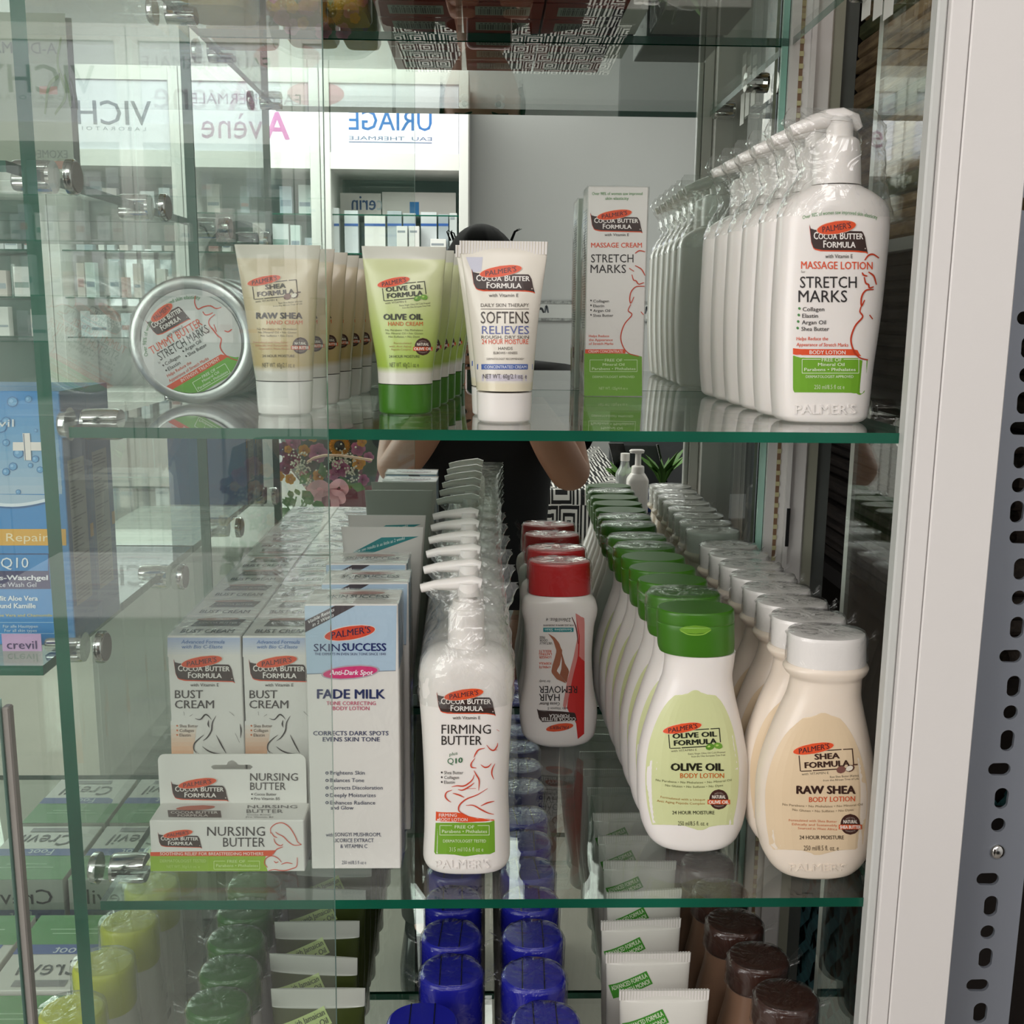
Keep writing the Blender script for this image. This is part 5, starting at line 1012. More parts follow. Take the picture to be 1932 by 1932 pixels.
# green and white foot cream boxes lying flat, lettering towards the mirror
def foot_box(label, x0, x1, y0, y1, z0, z1):
    t = thing('foot_cream_box', label, 'box', ((x0+x1)/2, (y0+y1)/2, z0), 'foot cream boxes beyond the divider'); a, b, h = (x1-x0)/2, (y1-y0)/2, z1-z0
    MB().box(-a, a, -b, b, 0, h, .0006).build('carton_body', 'white_card', t)
    for nm, fn in (('top_print', f_flat((a, -b, h), (-2*a, 0, 0), (0, -2*b, 0), (0, 0, 1))), ('back_print', f_flat((a, b, h), (-2*a, 0, 0), (0, 0, h), (0, 1, 0)))):
        q = Print(fn)
        if nm == 'top_print':
            # y: 0 at the front edge, 1 by the mirror; lettering reads from the mirror's side
            Q2 = Print(f_flat((a, b, h), (-2*a, 0, 0), (0, 2*b, 0), (0, 0, 1))); Q2.m = q.m; q = Q2
            q.rect(.0, .0, 1, .42, '3f8a3c', 1, 2, 3); q.fill([(.1, .42), (1, .42), (1, .55), (.18, .55), (.1, .5)], '2f4f9a', 2, 3, 3); q.text('Foot', .34, .62, .535, .1, 'd5dbe8', 3, .01); q.text('Crevil', .22, .86, .82, .2, '3a3a3c', 3, 0, .15); q.rect(.3, .88, .8, .96, '8a8688', 2, 1, 2); q.rect(.2, .2, .8, .215, '9fc89a', 2, 1, 2); q.rect(.3, .26, .75, .275, '9fc89a', 2, 1, 2)
        else:
            q.text('Crevil', .12, .8, .5, .3, '3a3a3c', 3); q.fill([(0, .62), (1, .62), (1, .8), (0, .8)], '2f4f9a', 2, 2, 2); q.text('Foot', .36, .6, .77, .12, 'd5dbe8', 3); q.rect(0, .8, 1, 1, '2f6a30', 2, 1, 2)
        q.build(nm, t)
    return t
for c_, (xa_, xb_, n_) in enumerate(((-.399, -.312, 2), (-.492, -.404, 2))):
    for y0, y1, w_ in ((.184, .293, 'by the mirror'), (.068, .177, 'by the glass front')):
        for k in range(n_):
            foot_box(f"green and white foot cream box, {'topmost' if k == n_-1 else 'lowest' if k == 0 else 'middle'} of the {'inner' if c_ == 0 else 'outer'} stack {w_}", xa_, xb_, y0, y1, ZB+.0512*k, ZB+.0512*k+.0508)
PY = [(-.276, .053), (-.2735, .106), (-.2725, .160), (-.272, .214), (-.272, .268)]
t = cap_bottle('lotion_bottle', None, 'bottle', 'yellow capped bottles beyond the divider', PY[0], ZB, -.40-ZB, .0215, .0185, 'yellow_cap', 'white_plastic', .034, False, 1.12, lid=False)
film_cap(Shape([(.10, .0245, .0205, 2.3, 0), (.142, .0225, .0195, 2.2, 0), (-.40-ZB, .0218, .0188, 2.2, 0)]), .10, 1, t, ear=(-1,), earsize=.012)
place_row(t, PY, lab('yellow capped bottle', 5, 'of its row beyond the divider'))
# ================================================================ top shelf, seen from beneath
plas('red_card', '93352a', .4); plas('gold_liquid', 'b8902a', .12); plas('gold_foil', 'c9a23e', .25, .8)
def top_box(x0, x1, y0, y1, hh, lbl, mt='red_card'):
    t = thing('red_carton', lbl, 'box', ((x0+x1)/2, y0, ZT), 'red cartons on the uppermost shelf'); w_, d = x1-x0, y1-y0
    MB().box(-w_/2, w_/2, 0, d, 0, hh, .0005).build('carton_body', mt, t)
    for fn, nm in ((f_flat((-w_/2, d, 0), (w_, 0, 0), (0, d, 0), (0, 0, -1)), 'bottom_print'),):
        q = Print(fn); q.rect(.16, .22, .84, .78, '8f998a', 1, 1, 2); x = .2
        while x < .8: ww = random.choice((.008, .014, .022)); q.rect(x, .28, x+ww, .64, '26241f', 2, 1, 1); x += ww+random.choice((.008, .014))
        for k in range(10): q.rect(.22+k*.055, .68, .255+k*.055, .74, '26241f', 2, 1, 1)
        q.build(nm, t)
    return t
k = 0
for y0, y1, w_ in ((.279, .321, 'next to the mirror'), (.235, .277, 'of the second row'), (.19, .232, 'of the third row')):
    for x0, n_ in ((-.083, 'first'), (-.018, 'middle'), (.044, 'last')):
        top_box(x0, x0+.0605, y0, y1, .11, f"red carton with barcode underneath, {n_} one counted from the gold bottles, {w_}")
for i, (x0, x1, y0, nm) in enumerate(((-.232, -.178, .25, 'nearest the divider'), (-.168, -.125, .262, 'between two others'), (-.121, -.09, .258, 'beside the red cartons'))):
    t = thing('gold_bottle', f'square golden oil bottle with flower print on the uppermost shelf, {nm}', 'bottle', ((x0+x1)/2, (y0+.316)/2, ZT), 'golden oil bottles on the uppermost shelf'); a, b = (x1-x0)/2, (.316-y0)/2
    Shape([(0, a*.9, b*.9, 5, 0), (.004, a, b, 5, 0), (.1, a, b, 5, 0), (.115, a*.6, b*.6, 3, 0), (.12, a*.3, a*.3, 2, 0), (.135, a*.3, a*.3, 2, 0)], 4).mb().build('bottle_body', 'gold_liquid', t)
    Shape([(.135, a*.38, a*.38, 2, 0), (.165, a*.38, a*.38, 2, 0)]).mb().build('cap', 'gold_foil', t)
    q = Print(f_flat((-a, -b, .1), (2*a, 0, 0), (0, 0, .1), (0, -1, 0)))
    q2 = Print(f_flat((a, b, .1), (-2*a, 0, 0), (0, 0, .1), (0, 1, 0))); q2.m = q.m
    for k in range(9):
        for z_ in (q, q2): z_.ell(random.uniform(.15, .85), random.uniform(.2, .9), random.uniform(.06, .15), random.uniform(.05, .11), random.uniform(0, 90), random.choice(('c47a86', 'b0606e', 'd99a3a', '6c7a3a', 'e0b0b0')), 1+k % 4, 6, 3)
    q.build('flower_print', t)
x0, x1 = at(1130, 20, .25)[0], at(1222, 20, .25)[0]
t = carton('white_carton', 'white carton with dark stripes on the uppermost shelf beside the red cartons', 'box', x0, x1, .246, .318, ZT, ZT+.09, film=False); q = Print(f_flat((-(x1-x0)/2, .072, .09), (x1-x0, 0, 0), (0, 0, .09), (0, 1, 0)))
q.rect(0, .75, 1, .83, '4a5052', 1, 1, 2); q.rect(0, .9, 1, 1, '4a5052', 1, 1, 2); q.build('stripe_print', t)
t = carton('grey_carton', 'dim grey carton on the uppermost shelf near the side pane', 'box', x1+.012, x1+.075, .236, .316, ZT, ZT+.08, mat='warm_grey', film=True)
pc = thing('price_tag', 'white shelf tag hanging from the uppermost shelf by the side pane', 'tag', (.258, .13, ZT-.004)); k = MB()
for a_ in (0, .02, .043): k.box(0, .0005, -.012+a_, .004+a_, -.03+a_*.25, 0)
k.build('tag_card', 'white_card', pc)
# ================================================================ the shop behind the camera, seen in the mirror
YW, YC = -4.35, -3.9
plas('wall_grey', 'd3d3d2', .6, noise=.02, nscale=2); plas('floor_tile', 'a59d94', .3, noise=.06, nscale=3); plas('tile_white', 'e6e6e4', .2); plas('cabinet_white', 'e9e7e3', .35); plas('inner_teal', '86a09a', .5); plas('dim_teal', '5f7a76', .5)
struct(MB().box(-4.5, 1.6, YW-.1, YW, FLOOR, 1.66).build('wall_front', 'wall_grey'))
struct(MB().box(-4.5, 1.6, YW-.1, .52, FLOOR-.05, FLOOR).build('floor', 'floor_tile'))
struct(MB().box(-4.5, 1.6, YW-.1, .52, 1.66, 1.7).build('ceiling', 'white_paint'))
struct(MB().box(1.55, 1.6, YW, -.4, FLOOR, 1.66).build('wall_side', 'wall_grey'))
za, zb = mir(1050, 567, YW)[2], mir(1050, 605, YW)[2]
plas('stone_speckle', 'a9aaa8', .5, noise=.5, nscale=60)
struct(MB().box(-.2, 1.55, YW, YW+.008, zb+.0, za).build('trim_4', 'tile_white'))
for i, (z0, z1) in enumerate(((zb, zb+.014), (za-.016, za))): struct(MB().box(-.2, 1.55, YW, YW+.011, z0, z1).build(f'trim_{5+i}', 'stone_speckle'))
q = Print(f_flat((0, YW+.008, 0), (1, 0, 0), (0, 0, 1), (0, 1, 0)))
for x in np.arange(.0, 1.5, .26):
    zc = -(za+zb)/2
    for P, c_ in (([(x, zc+.012), (x+.03, zc-.01), (x+.045, zc+.012)], '3a3c40'), ([(x+.05, zc+.012), (x+.058, zc-.022), (x+.068, zc+.012)], '6a6e74'), ([(x-.05, zc+.008), (x-.03, zc-.008), (x-.01, zc+.01)], 'b8a284')): q.line(P, .012, c_, 1)
struct(q.build('trim_7'))
# wall cabinets with backlit headers
def mx(px, py=400): return mir(px, py, YC)[0]
def mz(py, px=600): return mir(px, py, YC)[2]
UB = [mx(885), mx(606), mx(346), mx(88), mx(-170), mx(-430)]
ztop, zh1, zh0, zbase = mz(128), mz(155), mz(287), mz(318)
HZ = [mz(y) for y in (402, 476, 565, 640)]
PAL = ['e6e6e4', 'dfe3e6', 'd4dde2', 'e8e2dc', 'c9d6d4', 'b9c4cc', 'd9cfca', 'f0efec', '9fb0b8', 'c7a9a4']
for i in range(5):
    x1, x0 = UB[i], UB[i+1]; nm = ['with blue lettering', 'with mauve lettering', 'with grey lettering', 'fourth of five', 'fifth of five'][i]
    t = thing('wall_cabinet', f'white wall cabinet {nm} seen in the mirror', 'cabinet', ((x0+x1)/2, YC, FLOOR), 'white wall cabinets across the shop'); a = (x1-x0)/2-.002; Z = lambda z: z-FLOOR
    m = MB()
    for s_ in (-1, 1): m.box(s_*a, s_*(a-.045), -.42, .0, 0, Z(ztop), .003)
    m.box(-a+.045, a-.045, -.42, -.001, Z(zh1), Z(ztop)); m.box(-a+.045, a-.045, -.42, -.001, Z(zbase), Z(zh0)); m.build('frame', 'cabinet_white', t)
    MB().box(-a+.045, a-.045, -.42, -.02, 0, Z(mz(742)), .003).build('base_unit', 'cabinet_white', t)
    for s_ in (-1, 1): MB().box(s_*.008, s_*(a-.05), -.02, 0, .05, Z(mz(760)), .002).build('door', 'cabinet_white', t)
    if i != 2: MB().box(-a, a, -.43, -.42, 0, Z(ztop)).build('back_panel', 'inner_teal', t)
    m = MB().box(-a+.047, a-.047, -.06, -.012, Z(zh0), Z(zh1), col='e4e4ee'); m.build('header_panel', 'backlit_panel', t, True)
    for z in HZ: slab(-a+.046, a-.046, -.41, -.03, Z(z)-.006, Z(z), 2).build('shelf', ['clear_glass', 'green_glass_edge'], t)
    q = Print(f_flat((-(x0+x1)/2, -.0118, -FLOOR), (-1, 0, 0), (0, 0, 1), (0, 1, 0)))
    def st_(s_, pa, pb, yb, cap, c_, **k): q.text(s_, -mx(pa), -mx(pb), -mz(yb), mz(yb-cap)-mz(yb), c_, 2, **k)
    if i == 0:
        st_('URIAGE', 815, 660, 243, 37, '3a6fae', bold=.006); st_('EAU  THERMALE', 815, 660, 262, 7, '6a7a9a'); q.line([(-mx(815), -mz(266)), (-mx(660), -mz(266))], .004, '6a7a9a', 2, False, 0)
    if i == 1:
        st_('A', 550, 503, 263, 51, 'b5609c', bold=.02); st_('vène', 500, 385, 263, 50, '9a6f92'); st_('EAU THERMALE', 572, 368, 198, 20, 'a89ab0'); q.ell(-mx(600), -mz(176), .13, .055, 0, 'cfa0ac', 2)  # letters after the A greyed: the door pane's haze put into their colour
    if i == 2: st_('VICHY', 294, 112, 240, 45, '5c6470', bold=.008); st_('L A B O R A T O I R E S', 282, 124, 251, 7, '8a909a')
    if i == 3: st_('BIODERMA', 50, -120, 245, 34, '5a7a8a')
    q.build('header_lettering', t)
    # goods on the shelves, each a small box of its own
    tops = [zbase]+HZ
    for k, z in enumerate(HZ):
        if i > 3: continue
        avail = (tops[k]-z-.02); x = x0+.07; nb_ = 0
        while x < x1-.09:
            wv = random.uniform(.04, .085); hv = min(avail*random.uniform(.45, .92), .2)
            if i == 2 and k in (1, 2): wv *= .6
            if i == 0 and k <= 1: break
            if random.random() < .8:
                c_ = random.choice(PAL); y0 = YC-random.uniform(.07, .16)
                m = MB().box(x, x+wv, y0-.05, y0, z, z+hv, .001, col=c_); m.box(x+.004, x+wv-.004, y0, y0+.0004, z+hv*.3, z+hv*random.uniform(.36, .55), col=random.choice(('7d8f9c', 'b88a86', '8aa39c', 'aab4bc')))
                nb_ += 1; tag(m.build('medicine_box', 'coloured_card', colors=True), f"small medicine box, number {nb_} along shelf {['one','two','three','four'][k]} of the cabinet {nm}", 'box', 'medicine boxes on the wall cabinet shelves')
            x += wv+random.uniform(.004, .03)
# first cabinet: cards and the boxes with a blue stripe
z = HZ[1]; y0 = YC-.08
for j, (pa, pb, pt, c_, st__) in enumerate(((616, 640, 392, 'dfe2e4', 1), (650, 676, 397, 'd3d8dc', 1), (688, 727, 407, 'eceae6', 1), (731, 758, 398, 'aeb6bc', 1), (761, 784, 402, 'b8bcc0', 1), (794, 824, 400, 'cfd3d6', 1), (827, 846, 404, 'a6aeb4', 1), (848, 862, 402, 'c9cccd', 0), (750, 770, 428, 'ebe9e6', 0), (773, 792, 428, 'e4e3e0', 0), (813, 842, 452, 'efedea', 0))):
    x0, x1 = mir(pa, 440, y0)[0], mir(pb, 440, y0)[0]; zt = mir(pa, pt, y0)[2]; yy = y0+(.05 if pt > 420 else 0)
    m = MB().box(x0, x1, yy-.045, yy, z, zt, .001, col=c_)
    if st__: zs_ = mir(pa, 424, y0)[2]; m.box(x0, x1, yy, yy+.0005, zs_-.006, zs_+.006, col='3a62a8')
    else: m.box(x0+.004, x1-.01, yy, yy+.0005, zt-.03, zt-.02, col='9aa0a6')
    tag(m.build('medicine_box', 'coloured_card', colors=True), (['white box with a blue stripe', 'grey box with a blue stripe', 'broad white box with a blue stripe', 'tall grey box with a blue stripe', 'slim grey box with a blue stripe', 'pale box with a blue stripe', 'dark grey box with a blue stripe', 'plain pale box', 'small white box', 'small off-white box', 'low white box'][j])+' on the upper shelf of the blue lettered wall cabinet', 'box', 'boxes on the upper shelf of the blue lettered cabinet')
for pa, pb, py0, py1, nm, kind in ((642, 719, 364, 402, 'white shelf card with dark blue lettering standing in the blue lettered wall cabinet', 0), (721, 860, 362, 402, 'wide white shelf card with a blue square in the blue lettered wall cabinet', 1)):
    yy = YC-.2; x0, x1 = mir(pa, 380, yy)[0], mir(pb, 380, yy)[0]; z1, z0 = mir(pa, py0, yy)[2], HZ[0]
    t = thing('shelf_card', nm, 'card', ((x0+x1)/2, yy, z0), 'shelf cards in the blue lettered cabinet'); wv = x1-x0
    MB().box(-wv/2, wv/2, -.002, 0, 0, z1-z0).build('card', 'white_card', t); q = Print(f_flat((0, 0, 0), (1, 0, 0), (0, 0, 1), (0, 1, 0)))
    if kind == 0: ex_ = lambda p_: -(mir(p_, 385, yy)[0]-t.location[0]); q.text('erin', ex_(652), ex_(698), -.035, .068, '3a5a86', 2, .015); q.text('c', ex_(640), ex_(650), -.035, .068, 'c2cfd4', 2)  # the c is paler: glare over it put into the ink colour
    else: q.rect(-.045, -.075, .0, -.01, '3f86c4', 2, 2, 2)
    q.build('print', t)
# bright shop window behind the third cabinet
wa, wb, wz1, wz0 = mir(203, 520, YW)[0], mir(332, 520, YW)[0], mir(260, 466, YW)[2], mir(260, 582, YW)[2]
m, n, l = newmat('bright_street'); b = n['Principled BSDF']; t_ = n.new('ShaderNodeTexNoise'); t_.inputs['Scale'].default_value = 9; t_.inputs['Detail'].default_value = 4
r = n.new('ShaderNodeValToRGB'); r.color_ramp.elements[0].color = (.25, .32, .33, 1); r.color_ramp.elements[1].color = (1, 1, 1, 1); r.color_ramp.elements[0].position = .42; r.color_ramp.elements[1].position = .56
tc = n.new('ShaderNodeTexCoord'); l.new(tc.outputs['Object'], t_.inputs['Vector']); l.new(t_.outputs['Fac'], r.inputs[0]); l.new(r.outputs[0], b.inputs['Emission Color']); b.inputs['Emission Strength'].default_value = 1.5; b.inputs['Base Color'].default_value = (.1, .1, .1, 1)
wn = MB().box(wa, wb, YW+.001, YW+.006, wz0, wz1).build('window_2', 'bright_street'); struct(wn)
m = MB()
for k in range(5): x = wa+(wb-wa)*k/4; m.box(x-.012, x+.012, YW, YW+.03, wz0, wz1)
for z in (wz0, wz0+.06, wz1-.05, wz1): m.box(wa, wb, YW, YW+.03, z-.012, z+.012)
o = m.build('window_frame', 'cabinet_white'); o.parent = wn
for i, (x, y) in enumerate(((.35, -1.75), (-.8, -3.3), (-2., -2.6))):
    emit('lamp_glow', 'ffffff', 1.2) if i == 0 else None
    t = thing('ceiling_light', ['flat ceiling light panel over the photographer', 'flat ceiling light panel before the wall cabinets', 'flat ceiling light panel towards the shop front'][i], 'lamp', (x, y, 1.66), 'ceiling light panels')
    MB().box(-.64, .64, -.34, .34, -.05, 0, .004).build('housing', 'cabinet_white', t); MB().box(-.6, .6, -.3, .3, -.054, -.05).build('diffuser', 'lamp_glow', t)
# ---------------------------------------------------------------- flowers
pinks = ['d987a8', 'c76894', 'e0a0b8']
def rose(m, c, r, col1, col2, tilt=(0, 0)):
    """rose looking towards +Y: rings of cupped petals round a tight heart"""
    c = np.array(c)
    for ly in range(5):
        rr = r*(1-.19*ly); n = 5; off = ly*.6
        for k in range(n):
            a = 2*math.pi*k/n+off; V = []
            for i in range(4):
                for j in range(4):
                    u = (j/3-.5)*1.45; v_ = i/3; rad = rr*(.25+.75*v_)*(1-.22*(2*u/1.45)**2*v_)
                    V.append(c+[rad*math.cos(a+u)+tilt[0]*r, -r*.45+r*.16*ly+r*.5*(1-v_)*(-.6)+r*.32*v_*(1-v_*.7)+.1*r*v_*math.sin(k*2+ly), rad*math.sin(a+u)+tilt[1]*r])
            m.add(V, [(i*4+j, i*4+j+1, i*4+j+5, i*4+j+4) for i in range(3) for j in range(3)], True, col=mixc(col1, col2, ly/4))
    return m
YFl = -2.05; pb_ = mir(620, 990, YFl); sm_ = np.linalg.norm(mir(621, 900, YFl)-mir(620, 900, YFl))
bq = thing('flower_bouquet', 'bouquet of pink and yellow roses in burgundy paper with pink ribbon, seen in the mirror', 'bouquet', tuple(pb_+[0, 0, .003]))
plas('burgundy_paper', '6a1f34', .6); plas('ribbon_pink', 'e3a3ac', .4); plas('leaf_dark', '2c3a22', .5); plas('leaf_green', '4f7a2c', .45); inkplas('petal', .6)
loc = lambda px, py, dy=0.: mir(px, py, YFl+dy)-pb_
G = lambda s_, k: [tuple(p_) for p_ in s_]
m = MB(); R = []
for y_, xa_, xb_, dd in ((992, 588, 690, .05), (960, 584, 694, .07), (925, 560, 702, .10), (885, 530, 712, .12), (838, 518, 720, .11), (800, 525, 715, .08), (785, 560, 690, .03)):
    A_, B2 = loc(xa_, y_), loc(xb_, y_); cx = (A_[0]+B2[0])/2; a_ = (B2[0]-A_[0])/2; R.append([(cx+a_*math.cos(t)*(1+.06*math.sin(7*t)), -.13+dd*math.sin(t)*(1+.06*math.cos(5*t)), A_[2]) for t in np.linspace(0, 2*math.pi, 40, False)])
m.loft(R[:3], True, False); m.loft(R[2:4], False, False); m.build('paper_wrap', 'burgundy_paper', bq)
MB().loft([[(p_[0]*.96+.0, p_[1]*.9, p_[2]) for p_ in r_2] for r_2 in R[2:]], True, True).build('leaf_bed', 'leaf_dark', bq)
for px, py, r, a_, b_ in ((551, 837, 16, 'dc93b0', 'c06a94'), (599, 857, 20, 'd78cb0', 'b85f90'), (675, 849, 15, 'd986ae', 'b24a82'), (695, 865, 11, 'd98ab0', 'b8588c'), (641, 886, 19, 'd884ae', 'a8447c'), (628, 898, 13, 'e0a0bc', 'c87aa0'), (685, 908, 12, 'd67ba6', 'a83e78'), (575, 901, 12, 'cf7d98', 'a84c70'), (570, 820, 15, 'd98ab0', 'b8588c'), (625, 815, 16, 'd98ab0', 'b8588c'), (548, 868, 20, '9e2a4c', '7a1c3a'), (537, 885, 14, 'a83358', '801f40'), (533, 850, 15, 'a02c50', '7a1c3a'), (660, 815, 15, 'd98ab0', 'b8588c')):
    rose(MB(), loc(px, py, .01), r*sm_, a_, b_).build('pink_rose', 'petal', bq, True)
for px, py, r in ((573, 852, 12), (601, 900, 13), (676, 876, 14), (527, 901, 10), (547, 906, 11), (543, 850, 8), (682, 836, 10), (590, 826, 11)): rose(MB(), loc(px, py, .02), r*sm_, 'efb02a', 'd9921c').build('yellow_rose', 'petal', bq, True)
c = loc(641, 843, .03); m = MB()
for ly in (0, 1):
    for k in range(16):
        a_ = 2*math.pi*(k+.5*ly)/16; d1 = np.array([math.cos(a_), 0, math.sin(a_)]); d2 = np.array([-math.sin(a_), 0, math.cos(a_)]); r = 21*sm_
        m.add([c+d1*r*.4+d2*r*.08, c+d1*r*.4-d2*r*.08, c+d1*r*.75-d2*r*.14+[0, .012, 0], c+d1*r+[0, .004-.004*ly, 0], c+d1*r*.75+d2*r*.14+[0, .012, 0]], [(0, 1, 2, 3, 4)], col='eba21e')
m.ball(tuple(c+[0, .006, 0]), 10*sm_, 12, 6, col='2c1a12', sc=(1, .4, 1)); m.build('sunflower', 'petal', bq, True)
m = MB()
for k in range(230):
    px, py = random.choice(((562, 868), (570, 885), (632, 870), (664, 895), (590, 912), (655, 868))); p_ = loc(px+random.gauss(0, 9), py+random.gauss(0, 11), .03+random.uniform(0, .02)); m.ball(tuple(p_), .0032, 5, 3, col='d8d2bc')
tag(m.build('small_white_blossom', 'petal', bq, True), None, None, kind='stuff')
MB().tube([loc(x, y, .05) for x, y in ((580, 874), (592, 866), (612, 861), (640, 861), (670, 865), (702, 870))], .004, 8).build('basket_handle', plas('cane', 'dcb79a', .5) and 'cane', bq)
def ribbon(pts, wd, name):
    P = smooth_line([loc(x, y, .05+dy) for x, y, dy in pts]); m = MB(); n = len(P); V = []
    for i in range(n):
        d = P[min(i+1, n-1)]-P[max(i-1, 0)]; s_ = np.cross(d, [0, 1, 0]); s_ /= np.linalg.norm(s_)+1e-9; V += [P[i]+s_*wd, P[i]-s_*wd]
    m.add(V, [(2*i, 2*i+1, 2*i+3, 2*i+2) for i in range(n-1)], True); m.build(name, 'ribbon_pink', bq)
ribbon([(606, 920, .0), (600, 945, .02), (606, 970, .01), (613, 992, .0)], .011, 'ribbon_tail'); ribbon([(627, 925, 0), (632, 950, .02), (630, 992, .01)], .013, 'ribbon_tail')
ribbon([(622, 925, 0), (604, 914, .03), (586, 924, .03), (600, 934, .01), (622, 927, 0)], .012, 'ribbon_loop'); ribbon([(622, 925, 0), (640, 912, .03), (651, 924, .03), (640, 934, .01), (624, 928, 0)], .012, 'ribbon_loop'); ribbon([(622, 930, 0), (642, 934, .03), (646, 946, .02), (632, 945, .01), (622, 932, 0)], .01, 'ribbon_loop')
for x, y, a_ in ((662, 925, 2.2), (565, 915, .8), (612, 905, 1.7), (690, 925, 2.8)):
    c = loc(x, y, .02); d1 = np.array([math.cos(a_), .2, math.sin(a_)])*.055; d2 = np.array([-math.sin(a_), 0, math.cos(a_)])*.016
    MB().add([c, c+d1*.4+d2, c+d1, c+d1*.4-d2, c+d1*.4+[0, .006, 0]], [(0, 4, 1), (1, 4, 2), (2, 4, 3), (3, 4, 0)], True).build('leaf', 'leaf_green', bq)
# plant in a glass jar
YPl = -1.9; pj = mir(560, 992, YPl); pt_ = thing('potted_plant', 'leafy green cutting in a clear glass jar before the bouquet, seen in the mirror', 'plant', tuple(pj)); lp = lambda x, y, dy=0.: mir(x, y, YPl+dy)-pj
h_ = lp(560, 945)[2]; MB().loft([[(r*math.cos(t), r*math.sin(t), z) for t in np.linspace(0, 2*math.pi, 24, False)] for r, z in ((.044, .002), (.05, .012), (.05, h_*.8), (.046, h_), (.0445, h_), (.048, h_*.78), (.047, .014))], True, False).build('glass_jar', 'clear_glass', pt_)
m = MB()
for k in range(7): a_ = k*.9; m.tube([(.03*math.cos(a_), .03*math.sin(a_), .02), (.02*math.cos(a_+.5), .02*math.sin(a_), h_*.6), (.04*math.cos(a_+1), .03*math.sin(a_+1), h_*1.1)], .0025, 6)
m.build('stems', 'leaf_green', pt_)
for k, (x, y, x2, y2, wd) in enumerate(((590, 948, 570, 925, .024), (588, 950, 614, 958, .022), (560, 945, 530, 948, .02), (552, 940, 545, 925, .014), (565, 955, 585, 968, .018), (545, 958, 525, 975, .02), (560, 960, 578, 985, .022), (550, 965, 540, 988, .02), (565, 935, 557, 922, .012), (575, 950, 592, 938, .02))):
    A_, B2 = lp(x, y, .03), lp(x2, y2, .03+.03*math.sin(k)); d = B2-A_; s_ = np.cross(d, [0, 1, 0]); s_ = s_/np.linalg.norm(s_)*wd*.75
    V = [A_, A_+d*.3+s_*.8, A_+d*.65+s_*.9, B2, A_+d*.65-s_*.9, A_+d*.3-s_*.8, A_+d*.35+[0, .006, 0], A_+d*.7+[0, .004, 0]]
    MB().add(V, [(0, 6, 1), (1, 6, 7, 2), (2, 7, 3), (0, 5, 6), (5, 4, 7, 6), (4, 3, 7)], True).build('leaf', 'leaf_green', pt_)
zt = min(pb_[2], pj[2]); sd_ = thing('white_counter', 'low white counter under the flowers, seen in the mirror', 'counter', (-.62, -2.05, FLOOR)); m = MB().box(-.55, .55, -.32, .32, zt-FLOOR-.03, zt-FLOOR-.001, .003).build('counter_top', 'cabinet_white', sd_)
MB().box(-.52, .52, -.3, .29, 0, zt-FLOOR-.03, .002).build('counter_body', 'cabinet_white', sd_)
for s_ in (-1, 1): MB().box(s_*.01, s_*.5, .29, .305, .05, zt-FLOOR-.05, .002).build('door', 'cabinet_white', sd_)
# ---------------------------------------------------------------- patterned table, dispenser and things beside it
m, n, l = newmat('maze_cloth'); b = n['Principled BSDF']; g = n.new('ShaderNodeNewGeometry'); sx_ = n.new('ShaderNodeSeparateXYZ'); l.new(g.outputs['Position'], sx_.inputs[0])
def mt(op, a, b_=None, c_=None):
    k = n.new('ShaderNodeMath'); k.operation = op
    for i, q_ in enumerate((a, b_, c_)):
        if q_ is None: continue
        if isinstance(q_, (int, float)): k.inputs[i].default_value = q_
        else: l.new(q_, k.inputs[i])
    return k.outputs[0]
U_ = mt('MULTIPLY', sx_.outputs[0], 13.); V_ = mt('MULTIPLY', mt('ADD', sx_.outputs[1], sx_.outputs[2]), 7.)
row_ = mt('FLOOR', V_); U2 = mt('ADD', U_, mt('MULTIPLY', row_, .37)); fu = mt('ABSOLUTE', mt('SUBTRACT', mt('FRACT', U2), .5)); fv = mt('ABSOLUTE', mt('SUBTRACT', mt('FRACT', V_), .5))
d_ = mt('MAXIMUM', fu, fv); rings_ = mt('GREATER_THAN', mt('FRACT', mt('MULTIPLY', d_, 5.2)), .5)
par = mt('FRACT', mt('MULTIPLY', mt('ADD', mt('FLOOR', U2), mt('MULTIPLY', row_, 3)), .3333)); bars = mt('GREATER_THAN', mt('FRACT', mt('MULTIPLY', fu, 5.2)), .5)
sel = mt('GREATER_THAN', par, .5); mix_ = mt('ADD', mt('MULTIPLY', rings_, mt('SUBTRACT', 1, sel)), mt('MULTIPLY', bars, sel))
rp = n.new('ShaderNodeValToRGB'); rp.color_ramp.interpolation = 'CONSTANT'; rp.color_ramp.elements[0].color = (*lin('141416'), 1); rp.color_ramp.elements[1].color = (*lin('e4e0da'), 1); rp.color_ramp.elements[1].position = .5
l.new(mix_, rp.inputs[0]); l.new(rp.outputs[0], b.inputs['Base Color']); b.inputs['Roughness'].default_value = .7
zT = -.56; e_n = mir(1195, 925, -2.5); sc_ = (zT-CAM[2])/(e_n[2]-CAM[2])
Yn = 2*YM-(-.6+(2*YM+2.5+.6)*sc_); pn = mir(1195, 925, Yn); sf = onz(1130, 836, zT); Yf_ = max(2*YM-sf[1], -3.82); pf_ = mir(1130, 836, Yf_)
tb = thing('draped_table', 'table under a black and white maze patterned cloth behind the photographer', 'table', (pn[0]-.45, Yn, FLOOR)); xo = pn[0]-.45; zz_ = zT-FLOOR
V = []; x_r0, x_r1 = pn[0]-xo, pf_[0]-xo; yd = Yf_-Yn
top_ = [(-.45, 0, zz_), (x_r0, 0, zz_), (x_r1, yd, zz_), (-.45, yd, zz_)]
m = MB().add(top_, [(0, 1, 2, 3)]); nf = 24
V = []
